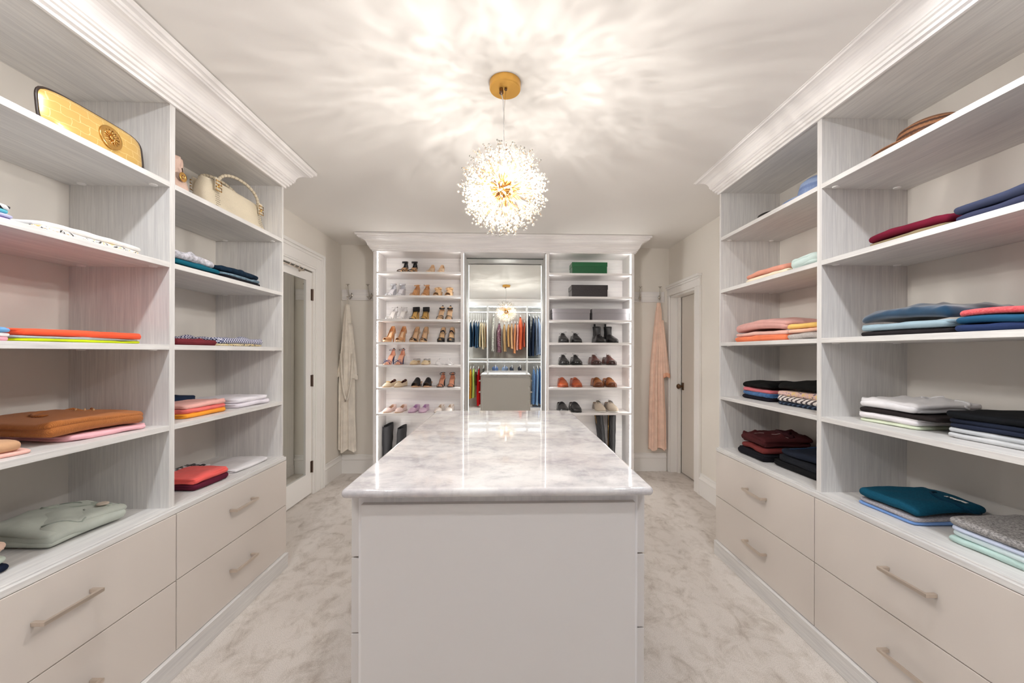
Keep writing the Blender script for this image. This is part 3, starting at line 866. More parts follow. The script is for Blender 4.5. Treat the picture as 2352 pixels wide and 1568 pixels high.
def stack(side, y0, y1, xfront, z, items, group, D=.27, rot=0, hump=0):
    zz = z + .0005; out = []
    for k, it in enumerate(items):
        name, label, cat, mat, t = it[:5]; kw = dict(it[5]) if len(it) > 5 else {}
        dy0, dy1, dx, dD = kw.pop('dy0', 0), kw.pop('dy1', 0), kw.pop('dx', 0), kw.pop('dD', 0)
        kw.setdefault('hump', hump * (k + 1) / len(items) if hump else 0)
        out.append(garment(side, y0 + dy0, y1 + dy1, xfront + dx, zz, t, mat, name, label, cat, group, D=D + dD, rot=rot + kw.pop('r', 0), **kw))
        zz += t * .97
    return out


GLn, GLf, GRn, GRf = ('folded clothes on the left shelving', ) * 2 + ('folded clothes on the right shelving', ) * 2
sh, jn, sw, tr = 'folded_shirt', 'folded_jeans', 'folded_sweater', 'folded_trousers'
f_ = fabric
# ---- left unit, near bay
stack('L', .90, 1.166, -1.375, LZ[1], [
    (sh, 'purple folded shirt at the bottom of the stack by the left picture edge', 'shirt', f_((128, 104, 176)), .010, dict(layers=1)),
    (sh, 'lavender folded shirt above the purple one on the upper left shelf', 'shirt', f_((190, 190, 226)), .010, dict(layers=1)),
    (sh, 'turquoise folded shirt by the left picture edge, upper left shelf', 'shirt', f_((96, 190, 208)), .012),
    (sh, 'black and white striped folded shirt topmost of its stack, upper left shelf', 'shirt', f_((236, 236, 236), 'stripe', (30, 30, 34)), .014)], GLn)
stack('L', 1.225, 1.555, -1.372, LZ[1], [
    (sh, 'white folded tee with yellow and black print under a plain white one', 'shirt', f_((238, 236, 234), 'print', (60, 58, 54)), .014),
    (sh, 'plain white folded tee on top of the printed one', 'shirt', f_((240, 238, 236)), .018, dict(layers=1, wr=.004, hump=.004))], GLn)
stack('L', .90, 1.160, -1.375, LZ[2], [
    (sh, 'pink folded shirt at the foot of the stack beside the orange one', 'shirt', f_((240, 170, 184)), .012, dict(layers=1)),
    (sh, 'white folded shirt between a pink and a blue one', 'shirt', f_((240, 236, 238)), .012, dict(layers=1)),
    (sh, 'sky blue folded shirt on top, left of the orange one', 'shirt', f_((112, 166, 214)), .014)], GLn)
stack('L', 1.165, 1.562, -1.372, LZ[2], [
    (sh, 'lime green folded shirt at the bottom under the orange one', 'shirt', f_((200, 222, 20)), .009, dict(layers=1)),
    (sh, 'grey folded shirt between the lime and the orange one', 'shirt', f_((176, 184, 188)), .008, dict(layers=1)),
    (sh, 'bright orange folded shirt on top of grey and lime ones', 'shirt', f_((250, 92, 56)), .022, dict(layers=2, wr=.004))], GLn)
MB().box(-1.50, -1.47, 1.185, 1.215, LZ[2] + .0395, LZ[2] + .041).build('neck_label', f_((40, 38, 36)), None)
o = bpy.data.objects['neck_label']; tg = [q for q in bpy.data.objects if q.get('label') == 'bright orange folded shirt on top of grey and lime ones'][0]
o.location = -tg.location; o.parent = tg
stack('L', .88, 1.20, -1.400, LZ[3], [
    (sh, 'blush folded shirt under a tan one at the left picture edge', 'shirt', f_((246, 196, 184)), .012, dict(layers=1, dy1=.018)),
    (sw, 'tan folded sweater at the left picture edge', 'sweater', f_((214, 168, 130)), .034, dict(layers=1))], GLn, rot=-.12)
st = stack('L', 1.335, 1.60, -1.404, LZ[3], [
    (sh, 'pale pink folded shirt under the brown sweater', 'shirt', f_((244, 188, 196)), .020, dict(layers=2)),
    (sw, 'ribbed brown folded sweater with open collar, on a pale pink shirt', 'sweater', f_((182, 112, 58), 'rib'), .046, dict(layers=2, hump=.018, wr=.004, dy1=-.01, dy0=-.05))], GLn, D=.30, rot=-.14)
stack('L', .90, 1.205, -1.425, LC, [
    (sh, 'navy folded shirt under sage and peach ones by the left picture edge', 'shirt', f_((22, 30, 50)), .022, dict(layers=1)),
    (sw, 'small sage folded sweater between the peach and navy ones', 'sweater', f_((196, 208, 196)), .026, dict(layers=1)),
    (sw, 'peach ribbed folded sweater at the left picture edge', 'sweater', f_((240, 206, 186), 'rib'), .036, dict(layers=1, hump=.004))], GLn)
st = stack('L', 1.30, 1.56, -1.432, LC, [
    (sw, 'sage green folded cardigan with a large button, on the left counter', 'cardigan', f_((190, 196, 186)), .058, dict(layers=2, hump=.012, wr=.006, amp=.004))], GLn, D=.26, rot=-.06)[0]
b = MB().lathe([(0, .004), (.009, .003), (.012, .005), (.017, .003), (.017, -.002), (0, -.002)], (-1.475, 1.505, max(v.co.z for v in st.data.vertices) * .93 + LC), 20)
b.build('button', f_((206, 192, 176)), st, True, label='large pale horn button')
garment('L', 1.30, 1.50, -1.63, LC + .001, .03, f_((50, 60, 62)), sh, 'dark folded shirt tucked behind the sage cardigan', 'shirt', GLn, D=.08)
# ---- left unit, far bay
stack('L', 1.69, 1.97, -1.375, LZ[1], [
    (jn, 'black folded jeans at the bottom, left stack of the far left bay', 'jeans', f_((32, 30, 36)), .010, dict(layers=1)),
    (tr, 'teal folded trousers under the pale grey ones', 'trousers', f_((20, 96, 116)), .022, dict(layers=2, wr=.004)),
    (tr, 'pale grey crumpled shorts on top of teal trousers', 'shorts', f_((198, 196, 204), 'denim'), .034, dict(layers=2, wr=.014, amp=.006, dy1=-.03, hump=.006))], GLf)
stack('L', 1.985, 2.30, -1.378, LZ[1], [
    (jn, 'black folded jeans at the bottom, right stack of the far left bay', 'jeans', f_((24, 22, 28)), .020, dict(layers=2)),
    (jn, 'grey-blue folded jeans between darker pairs', 'jeans', f_((112, 136, 152), 'denim'), .016, dict(layers=1, wr=.005)),
    (jn, 'dark navy folded jeans rolled at the end, topmost of its stack', 'jeans', f_((22, 42, 60), 'denim'), .030, dict(layers=1, wr=.012, amp=.005, dy1=-.02))], GLf)
stack('L', 1.70, 1.955, -1.375, LZ[2], [
    (tr, 'maroon folded trousers left of the gingham shirt', 'trousers', f_((116, 44, 52)), .026, dict(layers=2, wr=.006))], GLf)
stack('L', 1.965, 2.32, -1.378, LZ[2], [
    (sh, 'patterned dark folded shirt under the gingham one', 'shirt', f_((220, 206, 170), 'print', (40, 36, 40)), .012, dict(layers=1)),
    (sh, 'blue and white gingham folded shirt, crumpled', 'shirt', f_((60, 66, 104), 'gingham', (222, 222, 234)), .028, dict(layers=2, wr=.012, amp=.005, dy0=-.0))], GLf)
garment('L', 1.80, 2.02, -1.52, LZ[2], .042, f_((66, 72, 112), 'gingham', (222, 222, 234)), sh, 'gingham folded shirt sleeve end lying behind the maroon trousers', 'shirt', GLf, D=.16, wr=.010, amp=.004)
stack('L', 1.79, 2.05, -1.404, LZ[3], [
    (tr, 'orange-yellow folded trousers at the bottom under coral and blush pieces', 'trousers', f_((250, 166, 52)), .022, dict(layers=2)),
    (sh, 'coral folded shirt between the blush and the orange pieces', 'shirt', f_((244, 124, 118)), .020, dict(layers=2, wr=.003)),
    (sh, 'blush pink folded shirt on top of coral and orange pieces', 'shirt', f_((244, 184, 174)), .020, dict(layers=2, wr=.003))], GLf, D=.17)
stack('L', 1.80, 2.10, -1.585, LZ[3], [
    (tr, 'black folded trousers under the navy ones at the back of the shelf', 'trousers', f_((26, 26, 32)), .038, dict(layers=1)),
    (tr, 'dark navy folded trousers behind the blush stack', 'trousers', f_((34, 48, 72)), .040, dict(layers=2))], GLf, D=.15)
stack('L', 2.12, 2.39, -1.395, LZ[3], [
    (sh, 'white folded shirt, lower of two beside the blush stack', 'shirt', f_((234, 228, 236)), .026, dict(layers=2, wr=.003)),
    (sh, 'white folded shirt, upper of two beside the blush stack', 'shirt', f_((240, 236, 242)), .024, dict(layers=2, wr=.004, dy1=-.02))], GLf, rot=-.05)
stack('L', 1.83, 2.045, -1.392, LC, [
    (tr, 'dark maroon folded trousers under the coral ones', 'trousers', f_((96, 32, 52)), .030, dict(layers=2, wr=.004)),
    (tr, 'coral red folded trousers on maroon ones', 'trousers', f_((248, 104, 98)), .030, dict(layers=2, wr=.002))], GLf, D=.20, rot=-.06)
garment('L', 1.70, 1.90, -1.615, LC + .0005, .02, f_((20, 140, 170)), sh, 'turquoise folded shirt partly hidden left of the coral trousers', 'shirt', GLf, D=.10)
garment('L', 2.10, 2.375, -1.392, LC + .0005, .020, f_((240, 238, 240)), sh, 'plain white folded tee at the far end of the left counter', 'shirt', GLf, D=.20, layers=2, wr=.004, rot=-.05)
gt = garment('L', 1.92, 2.24, -1.60, LC + .0005, .022, f_((238, 236, 238)), sh, 'white folded tee with black lettering print, behind the coral trousers', 'shirt', GLf, D=.13, layers=1)
txt = MB(); rr = random.Random(2)
for r_ in range(6):       # rows of worn black block letters, flat print
    y = 1.94
    while y < 2.20:
        wl = rr.uniform(.008, .018); hx = .012
        x = -1.61 - r_ * .0185
        if rr.random() < .85:
            k = rr.choice('EHLOT')
            def q(a, b, c, d): txt.box(x - hx * b, x - hx * a, y + wl * c, y + wl * d, LC + .0226, LC + .0236)
            if k in 'EHLO': q(0, 1, 0, .3)
            if k in 'HO': q(0, 1, .7, 1)
            if k in 'EOL': q(.75, 1, 0, 1)
            if k in 'EOT': q(0, .25, 0, 1)
            if k in 'EH': q(.4, .6, 0, 1)
            if k == 'T': q(0, 1, .35, .65)
        y += wl + .004
txt.build('lettering_print', f_((34, 32, 34)), gt)
def top_z(o, x, y):
    best = max((v.co.z - 6 * math.hypot(v.co.x + o.location.x - x, v.co.y + o.location.y - y), v.co.z) for v in o.data.vertices)
    return o.location.z + best[1]
def drape(name, o, pts, r, mat, dz=0, **kw):
    m = MB().tube([(x, y, top_z(o, x, y) + dz) for x, y in pts], r, 8, True)
    q = m.build(name, mat, None, True, 0, **kw); q.location = -o.location; q.parent = o; return q
def byl(txt): return [q for q in bpy.data.objects if str(q.get('label', '')).startswith(txt)][0]
bs_ = byl('ribbed brown folded sweater'); cl = byl('sage green folded cardigan')
drape('collar', bs_, [(-1.55 - .055 * sin(a), 1.45 - .085 * cos(a)) for a in np.linspace(-.5, pi + .4, 15)], [.002] + [.0045] * 13 + [.002], f_((176, 108, 56), 'rib'), .004)
drape('placket', bs_, [(-1.548 + .01 * k, 1.475 + .004 * k) for k in range(7)], .003, f_((190, 120, 66), 'rib'), .0)
for k in range(3): drape('button', bs_, [(-1.545 + .022 * k, 1.478 + .009 * k), (-1.542 + .022 * k, 1.480 + .009 * k)], .0055, f_((206, 166, 120)), .005)
sgm = f_((180, 188, 176))
drape('placket', cl, [(-1.66 + .23 * k / 12, 1.478 + .03 * sin(k / 12 * 2)) for k in range(12)], .007, sgm, -.001)
drape('placket_edge', cl, [(-1.66 + .23 * k / 12, 1.518 + .022 * sin(k / 12 * 2)) for k in range(12)], .004, f_((150, 158, 148)), -.001)
drape('sleeve_seam', cl, [(-1.50 + .06 * sin(k / 10 * pi), 1.335 + .13 * k / 10) for k in range(11)], .0025, f_((160, 168, 158)), .0)
# ---- right unit, far bay
stack('R', 1.965, 2.325, 1.412, RZ[1], [
    (sh, 'cream folded shirt under the salmon one', 'shirt', f_((244, 230, 204)), .024, dict(layers=2)),
    (sh, 'salmon folded shirt on a cream one, far right bay', 'shirt', f_((226, 158, 138)), .030, dict(layers=1, hump=.008, dy0=.03, wr=.003))], GRf)
stack('R', 1.75, 1.955, 1.412, RZ[1], [
    (sh, 'mint green folded shirt beside the salmon one', 'shirt', f_((206, 224, 220)), .050, dict(layers=2, hump=.02, wr=.006, amp=.004))], GRf)
stack('R', 1.98, 2.435, 1.415, RZ[2], [
    (sh, 'orange folded shirt at the bottom of the pink stack', 'shirt', f_((248, 138, 96)), .032, dict(layers=2, wr=.003)),
    (sh, 'pale blush folded shirt between the orange and the pink one', 'shirt', f_((240, 196, 184)), .022, dict(layers=1, wr=.004)),
    (sh, 'dusty pink folded sweatshirt topmost of the pink stack', 'sweatshirt', f_((226, 172, 164)), .044, dict(layers=2, hump=.030, wr=.006, amp=.004))], GRf, D=.28, rot=.03)
stack('R', 1.75, 1.972, 1.412, RZ[2], [
    (sw, 'grey folded sweater under the peach and yellow pieces', 'sweater', f_((168, 162, 158), 'heather', (196, 190, 186)), .034, dict(layers=1)),
    (sh, 'peach folded shirt between the yellow and the grey pieces', 'shirt', f_((246, 196, 172)), .018, dict(layers=1)),
    (sh, 'yellow folded shirt topmost, against the right divider', 'shirt', f_((238, 196, 110)), .026, dict(layers=1, hump=.006))], GRf)
stack('R', 2.20, 2.465, 1.478, RZ[3], [
    (jn, 'near-black folded jeans at the bottom under blue denim', 'jeans', f_((28, 26, 36)), .022, dict(layers=2)),
    (jn, 'blue denim folded jeans under a pink piece', 'jeans', f_((66, 104, 150), 'denim'), .024, dict(layers=2)),
    (sh, 'rose pink folded shirt between denim and black', 'shirt', f_((214, 116, 124)), .022, dict(layers=1)),
    (sh, 'black folded top, topmost of the left stack in the far right bay', 'shirt', f_((18, 18, 18)), .034, dict(layers=1, hump=.012, wr=.004))], GRf, D=.24)
stack('R', 1.80, 2.14, 1.488, RZ[3], [
    (sh, 'dark navy patterned folded shirt at the bottom right, far right bay', 'shirt', f_((30, 36, 50), 'stripe', (70, 84, 104)), .020, dict(layers=1)),
    (sh, 'white folded shirt with dark stripes', 'shirt', f_((226, 218, 212), 'stripe', (80, 72, 74)), .030, dict(layers=2, wr=.006)),
    (sh, 'floral pink and cream folded shirt under a black one', 'shirt', f_((220, 184, 176), 'print', (96, 96, 110)), .028, dict(layers=2, wr=.006)),
    (sh, 'black folded shirt on the floral one, leaning to the right divider', 'shirt', f_((22, 22, 22)), .040, dict(layers=1, hump=.022, wr=.003))], GRf, D=.24, rot=.08)
stack('R', 2.17, 2.43, 1.428, RC, [
    (jn, 'black folded jeans under the maroon pieces', 'jeans', f_((28, 26, 32)), .046, dict(layers=2)),
    (sh, 'rust red folded jacket under the darker maroon one', 'jacket', f_((118, 52, 50)), .034, dict(layers=1, dy1=-.03)),
    (sh, 'dark maroon crumpled folded jacket with piping', 'jacket', f_((74, 32, 34)), .050, dict(layers=2, hump=.018, wr=.014, amp=.006, dy1=-.03))], GRf, D=.30)
stack('R', 1.765, 2.16, 1.470, RC, [
    (tr, 'black folded leggings at the bottom by the right divider', 'leggings', f_((26, 26, 28)), .036, dict(layers=2, wr=.004)),
    (tr, 'charcoal folded leggings, middle of its stack', 'leggings', f_((36, 38, 44)), .036, dict(layers=2, wr=.006, dy1=-.04)),
    (tr, 'black leggings with a navy panel, topmost of its stack', 'leggings', f_((34, 40, 54)), .038, dict(layers=1, wr=.006, dy1=-.06))], GRf, D=.26, rot=.05)
# ---- right unit, near bay
stack('R', 1.235, 1.525, 1.412, RZ[1], [
    (sh, 'olive folded shirt under the burgundy one', 'shirt', f_((138, 122, 92)), .018, dict(layers=2)),
    (sh, 'burgundy folded shirt on an olive one', 'shirt', f_((112, 26, 48)), .032, dict(layers=1, hump=.010, wr=.003))], GRn)
stack('R', .92, 1.225, 1.412, RZ[1], [
    (sh, 'slate navy folded shirt, lower of two beside the burgundy one', 'shirt', f_((58, 62, 86)), .028, dict(layers=1)),
    (sh, 'slate navy folded shirt, upper of two beside the burgundy one', 'shirt', f_((62, 68, 92)), .030, dict(layers=1, hump=.006))], GRn)
stack('R', 1.225, 1.555, 1.408, RZ[2], [
    (sh, 'black folded shirt under a pale blue one, near right bay', 'shirt', f_((42, 38, 40)), .020, dict(layers=1)),
    (sh, 'pale blue-grey folded shirt under the deep blue top', 'shirt', f_((158, 182, 194)), .026, dict(layers=2, wr=.004)),
    (sh, 'deep petrol blue crumpled velvet top', 'shirt', f_((16, 66, 98), 'velvet'), .036, dict(layers=1, hump=.028, wr=.022, amp=.006))], GRn)
stack('R', .92, 1.218, 1.408, RZ[2], [
    (sh, 'navy folded shirt at the bottom under blue and red ones', 'shirt', f_((40, 54, 92)), .022, dict(layers=1)),
    (sh, 'steel blue folded shirt under a red one', 'shirt', f_((38, 86, 120)), .026, dict(layers=1)),
    (sh, 'red melange folded shirt on steel blue, right picture edge', 'shirt', f_((206, 70, 78), 'heather', (226, 110, 112)), .020, dict(layers=1, wr=.003))], GRn)
stack('R', 1.385, 1.625, 1.472, RZ[3], [
    (sh, 'lime-white folded shirt at the very bottom of the white stack', 'shirt', f_((230, 240, 214)), .012, dict(layers=1)),
    (sh, 'white folded shirts pair-thick, second from the bottom', 'shirt', f_((238, 234, 236)), .026, dict(layers=3, wr=.002)),
    (sh, 'dark brown-black folded shirt between white ones', 'shirt', f_((44, 38, 38)), .020, dict(layers=1, dy0=-.06)),
    (sh, 'white crumpled folded tee topmost of the white stack', 'shirt', f_((238, 236, 238)), .036, dict(layers=2, hump=.006, wr=.010, amp=.004))], GRn, D=.27, rot=.03)
stack('R', .93, 1.298, 1.472, RZ[3], [
    (sh, 'light grey folded shirt, lowest under the dark ones', 'shirt', f_((206, 208, 210)), .018, dict(layers=1)),
    (sh, 'light grey folded shirt, second under the dark ones', 'shirt', f_((196, 200, 204)), .016, dict(layers=1)),
    (sh, 'navy folded shirt lying on the light grey ones', 'shirt', f_((36, 42, 60)), .016, dict(layers=1)),
    (sh, 'dark navy folded shirt below the black one', 'shirt', f_((28, 34, 50)), .016, dict(layers=1)),
    (sh, 'black folded shirt on navy ones, right picture edge', 'shirt', f_((20, 22, 26)), .026, dict(layers=1))], GRn, D=.24)
st = stack('R', 1.36, 1.595, 1.440, RC, [
    (sh, 'cornflower blue folded shirt under the grey one', 'shirt', f_((120, 158, 216)), .012, dict(layers=1)),
    (sh, 'grey melange folded shirt under the petrol one', 'shirt', f_((140, 138, 146), 'heather', (186, 182, 186)), .016, dict(layers=1)),
    (sw, 'petrol blue folded sweater with a white neck label', 'sweater', f_((14, 70, 94), 'heather', (20, 82, 106)), .034, dict(layers=1, hump=.012, wr=.004))], GRn, D=.29, rot=.02)
m = MB(); m.grid([[(1.645 + .012 * j, 1.375 + .0175 * i, RC + .0765 + .0012 * (i % 2)) for j in range(2)] for i in range(5)])
solid(m.build('neck_label', f_((236, 232, 224), 'print', (30, 30, 32)), st[2]), .0008)
stack('R', .93, 1.265, 1.446, RC, [
    (sh, 'aqua folded shirt at the bottom of the front right stack', 'shirt', f_((188, 214, 208)), .022, dict(layers=1)),
    (sh, 'pale aqua-white folded shirt, second of the front right stack', 'shirt', f_((216, 232, 234)), .020, dict(layers=1)),
    (sh, 'pale lavender blue folded shirt under the grey one', 'shirt', f_((208, 218, 240)), .014, dict(layers=1)),
    (sw, 'grey melange folded sweater topmost of the front right stack', 'sweater', f_((104, 102, 102), 'heather', (176, 172, 170)), .030, dict(layers=1, wr=.004))], GRn, D=.27, rot=.03)

wt = byl('white crumpled folded tee'); pt = byl('petrol blue folded sweater'); mj = byl('dark maroon crumpled'); bl = byl('black leggings with a navy')
drape('neckline', wt, [(1.66 + .05 * cos(a), 1.46 + .075 * sin(a)) for a in np.linspace(-1.7, 1.7, 13)], .0045, f_((232, 230, 232)), .001)
drape('neckline', pt, [(1.66 + .045 * cos(a), 1.42 + .075 * sin(a)) for a in np.linspace(1.4, 4.9, 13)], .0045, f_((10, 56, 78)), .001)
drape('piping', mj, [(1.45 + .012 * k, 2.30 - .01 * k + .03 * sin(k * .3)) for k in range(12)], .0016, f_((150, 130, 128)), .001)
drape('waistband', bl, [(1.50 + .02 * k, 2.06) for k in range(9)], .006, f_((40, 62, 92)), -.002)
drape('collar', byl('dark maroon crumpled'), [(1.60 + .03 * cos(a), 2.24 + .05 * sin(a)) for a in np.linspace(0, 5.2, 14)], .012, f_((58, 26, 30)), .004)

# ================================================================== bags and hats
def croc_mat():
    m, t, b = nmat('gold_croc_leather', lin(214, 174, 98), .28, .35)
    br = node(t, 'ShaderNodeTexBrick'); br.inputs['Scale'].default_value = 1
    br.inputs['Brick Width'].default_value = .052; br.inputs['Row Height'].default_value = .026; br.inputs['Mortar Size'].default_value = .0016; br.inputs['Mortar Smooth'].default_value = 1
    n = noise(t, coords(t), 22, 2, .5)
    v = node(t, 'ShaderNodeTexCoord'); sp = node(t, 'ShaderNodeSeparateXYZ'); cb = node(t, 'ShaderNodeCombineXYZ')
    t.links.new(v.outputs['Object'], sp.inputs[0])
    ma = node(t, 'ShaderNodeMath', operation='MULTIPLY_ADD'); ma.inputs[1].default_value = .03; t.links.new(n, ma.inputs[0]); t.links.new(sp.outputs['Y'], ma.inputs[2])
    mb = node(t, 'ShaderNodeMath', operation='MULTIPLY_ADD'); mb.inputs[1].default_value = .02; t.links.new(n, mb.inputs[0]); t.links.new(sp.outputs['Z'], mb.inputs[2])
    t.links.new(ma.outputs[0], cb.inputs[0]); t.links.new(mb.outputs[0], cb.inputs[1]); t.links.new(cb.outputs[0], br.inputs['Vector'])
    t.links.new(ramp(t, br.outputs['Fac'], [(.2, lin(220, 180, 104)), (.8, lin(240, 214, 150))]), b.inputs['Base Color'])
    bump(t, b, br.outputs['Fac'], -.5, .002)
    return m


croc = croc_mat(); zip_m = leather((52, 40, 34), .4)
zc = LZ[0]
CB = thing('clutch_bag', 'gold crocodile-embossed clutch with a round emblem on the top left shelf', 'clutch bag', (-1.42, 1.42, zc))
def pillow(w_, h_, t_, n=24, k=12, ex=5):
    """upright pillow in the y/z plane, thickness along x, rounded outline"""
    P_ = []
    rows = 9
    for sgn in (1, -1):
        G = []
        for i in range(rows + 1):
            q = i / rows
            ring = []
            for j in range(n * 2):
                a = 2 * pi * j / (n * 2); c_, s_ = cos(a), sin(a)
                r_ = (abs(c_) ** ex + abs(s_) ** ex) ** (-1 / ex)
                ring.append((sgn * t_ / 2 * (1 - q ** 3.2) ** .5 if q < 1 else 0, w_ / 2 * r_ * c_ * q, h_ / 2 * r_ * s_ * q))
            G.append(ring)
        P_.append(G)
    m = MB(); m.grid(P_[0], closev=True, flip=False); m.grid(P_[1], closev=True, flip=True); return m
def place(m, loc, rx=0, ry=0, rz=0):
    return m.xform(Matrix.Translation(loc) @ Matrix.Rotation(rz, 4, 'Z') @ Matrix.Rotation(ry, 4, 'Y') @ Matrix.Rotation(rx, 4, 'X'))
c0 = (-1.425, 1.427, zc + .070)
place(pillow(.345, .138, .055), c0, 0, -.10).build('body', croc, CB, True)
rim_ = []
for j in range(64):
    a = 2 * pi * j / 64; r_ = (abs(cos(a)) ** 5 + abs(sin(a)) ** 5) ** (-.2); rim_.append((0, .1735 * r_ * cos(a), .0695 * r_ * sin(a)))
place(MB().tube(rim_ + [rim_[0], rim_[1]], .0045, 6, False), c0, 0, -.10).build('zip', zip_m, CB, True, label='dark zip running around the edge')
place(MB().lathe([(0, .004), (.030, .0045), (.034, .003), (.037, .006), (.040, .003), (.040, 0), (0, 0)], (0, 0, 0), 32, 'x'), (-1.3975, 1.45, zc + .070), 0, -.10).build('emblem', gold, CB, True, label='round gold emblem')

pet = MB()
for k in range(14):
    a = 2 * pi * k / 14; pet.tube([(.003, .008 * cos(a), .008 * sin(a)), (.0062, .017 * cos(a + .12), .017 * sin(a + .12)), (.003, .028 * cos(a), .028 * sin(a))], .0022, 6)
pet.lathe([(0, .008), (.007, .007), (.009, .003), (0, .003)], (0, 0, 0), 12, 'x')
place(pet, (-1.3975, 1.45, zc + .070), 0, -.10).build('emblem_relief', gold, CB, True)
HB = thing('handbag', 'cream leather handbag with two wrapped handles on the left top shelf', 'handbag', (-1.50, 2.20, zc))
cream = leather((226, 214, 190), .42)
def bagbody():
    rows = []; W0, W1 = .235, .20
    for i in range(13):
        q = i / 12; z = q * .165; hw = W0 + (W1 - W0) * q ** 1.5; ht = .058 * (1 - .35 * q ** 2) + .006 * sin(q * 9)
        ring = []
        for j in range(40):
            a = 2 * pi * j / 40; c_, s_ = cos(a), sin(a); ex = 5
            r_ = (abs(c_) ** ex + abs(s_) ** ex) ** (-1 / ex)
            pinch = 1 - .28 * q * max(0, abs(c_) ** 6 - .1)
            ring.append((ht * r_ * s_ * pinch * (1 - .5 * q ** 3 * abs(c_) ** 4), hw * r_ * c_ + .012 * q * c_ * sin(3 * q), z + .010 * q * abs(c_) ** 4))
        rows.append(ring)
    m = MB(); m.grid(rows, closev=True, flip=True); m.f.append(tuple(range(40))); m.f.append(tuple(range(480, 520))[::-1]); return m
bm_ = bagbody(); place(bm_, (-1.485, 2.19, zc + .001)).build('body', cream, HB, True)
for s_ in (1, -1):
    pts = []; x = -1.485 + s_ * .045
    for j in range(17):
        a = pi * j / 16; pts.append((x + s_ * .012 * sin(a), 2.19 - .160 * cos(a), zc + .15 + .085 * sin(a) ** .8))
    MB().tube(pts, .0075, 10).build('handle', cream, HB, True)
    wrap = MB()
    for j in range(1, 48):
        i = j / 48 * 16; k = int(i); f = i - k; p = Vector(pts[k]).lerp(Vector(pts[min(16, k + 1)]), f)
        d = (Vector(pts[min(16, k + 1)]) - Vector(pts[k])).normalized()
        if j % 3 == 0:
            ring = []
            u = d.orthogonal().normalized(); v = d.cross(u)
            wrap.tube([tuple(p + .0082 * (cos(t_) * u + sin(t_) * v) + d * .003 * t_ / 6.28) for t_ in [2 * pi * q / 10 for q in range(11)]], .0009, 4, False)
    wrap.build('handle_wrap', leather((168, 152, 128), .5), HB, True)
for y in (2.015, 2.355):
    for s_ in (1, -1):
        x = -1.485 + s_ * .055
        MB().box(x - .004, x + .004, y - .016, y + .016, zc + .115, zc + .175).build('strap_tab', cream, HB, bevel=.003)
        b = MB(); w2, h2 = .024, .017
        for dz in (0, .030):
            q = [(x + s_ * .007, y - w2 * .8, zc + .112 + dz), (x + s_ * .007, y + w2 * .8, zc + .112 + dz), (x + s_ * .007, y + w2 * .8, zc + .112 + dz + h2), (x + s_ * .007, y - w2 * .8, zc + .112 + dz + h2)]
            b.tube(q + q[:2], .0024, 6, False)
        b.tube([(x + s_ * .007, y, zc + .128), (x + s_ * .007, y, zc + .145)], .003, 6)
        b.build('buckle', gold, HB, True)
    pf = MB()
    for i in range(9):
        for j in range(4):
            pf.lathe([(0, .0012), (.0019, .001), (.0019, 0)], (-1.4285 + .003 - (i * .001), y - .012 + j * .008 + (i % 2) * .004, zc + .018 + i * .0105), 6, 'x')
    pf.build('perforation', leather((96, 84, 70), .6), HB)
PO = thing('small_bag', 'small blush gathered bag with a gold charm beside the cream handbag', 'bag', (-1.5, 1.80, zc))
blush = leather((232, 200, 184), .45)
rows = []
for i in range(11):
    q = i / 10; ring = []
    for j in range(36):
        a = 2 * pi * j / 36; gath = 1 + .10 * sin(9 * a) * q
        w2 = .062 * (1 - .42 * sin(min(1, q * 1.25) * pi / 2) ** 2 + (.10 if q > .85 else 0)); w3 = .075 * (1 - .35 * q)
        ring.append((-1.485 + w2 * cos(a) * gath, 1.815 + w3 * sin(a) * gath - .02 * q, zc + .001 + q * .175))
    rows.append(ring)
m = MB(); m.grid(rows, closev=True, flip=True); m.f.append(tuple(range(36))); m.f.append(tuple(range(360, 396))[::-1]); m.build('body', blush, PO, True)
MB().tube([(-1.43, 1.80 + .004 * sin(k), zc + .125 - k * .012) for k in range(5)], .002, 6).build('cord', leather((60, 44, 36), .5), PO, True)
MB().lathe([(.010, -.002), (.019, -.002), (.021, 0), (.019, .002), (.010, .002), (.008, 0), (.010, -.002)], (-1.425, 1.80, zc + .085), 20, 'x').lathe([(0, -.002), (.006, -.002), (.006, .002), (0, .002)], (-1.425, 1.80, zc + .085), 12, 'x').build('charm', gold, PO, True, label='gold ring charm')


def straw_mat(rgb, rgb2, sc=150):
    m, t, b = nmat('woven_straw', lin(*rgb), .75)
    wv = node(t, 'ShaderNodeTexWave', wave_type='RINGS', rings_direction='Z'); wv.inputs['Scale'].default_value = sc / 5; wv.inputs['Distortion'].default_value = .3
    t.links.new(coords(t), wv.inputs['Vector'])
    n = noise(t, coords(t), sc * 1.3, 3, .7); mm = node(t, 'ShaderNodeMath', operation='MULTIPLY')
    t.links.new(wv.outputs['Fac'], mm.inputs[0]); t.links.new(n, mm.inputs[1])
    t.links.new(ramp(t, mm.outputs[0], [(.08, lin(*rgb2)), (.32, lin(*rgb))]), b.inputs['Base Color']); bump(t, b, mm.outputs[0], .7, .004)
    return m


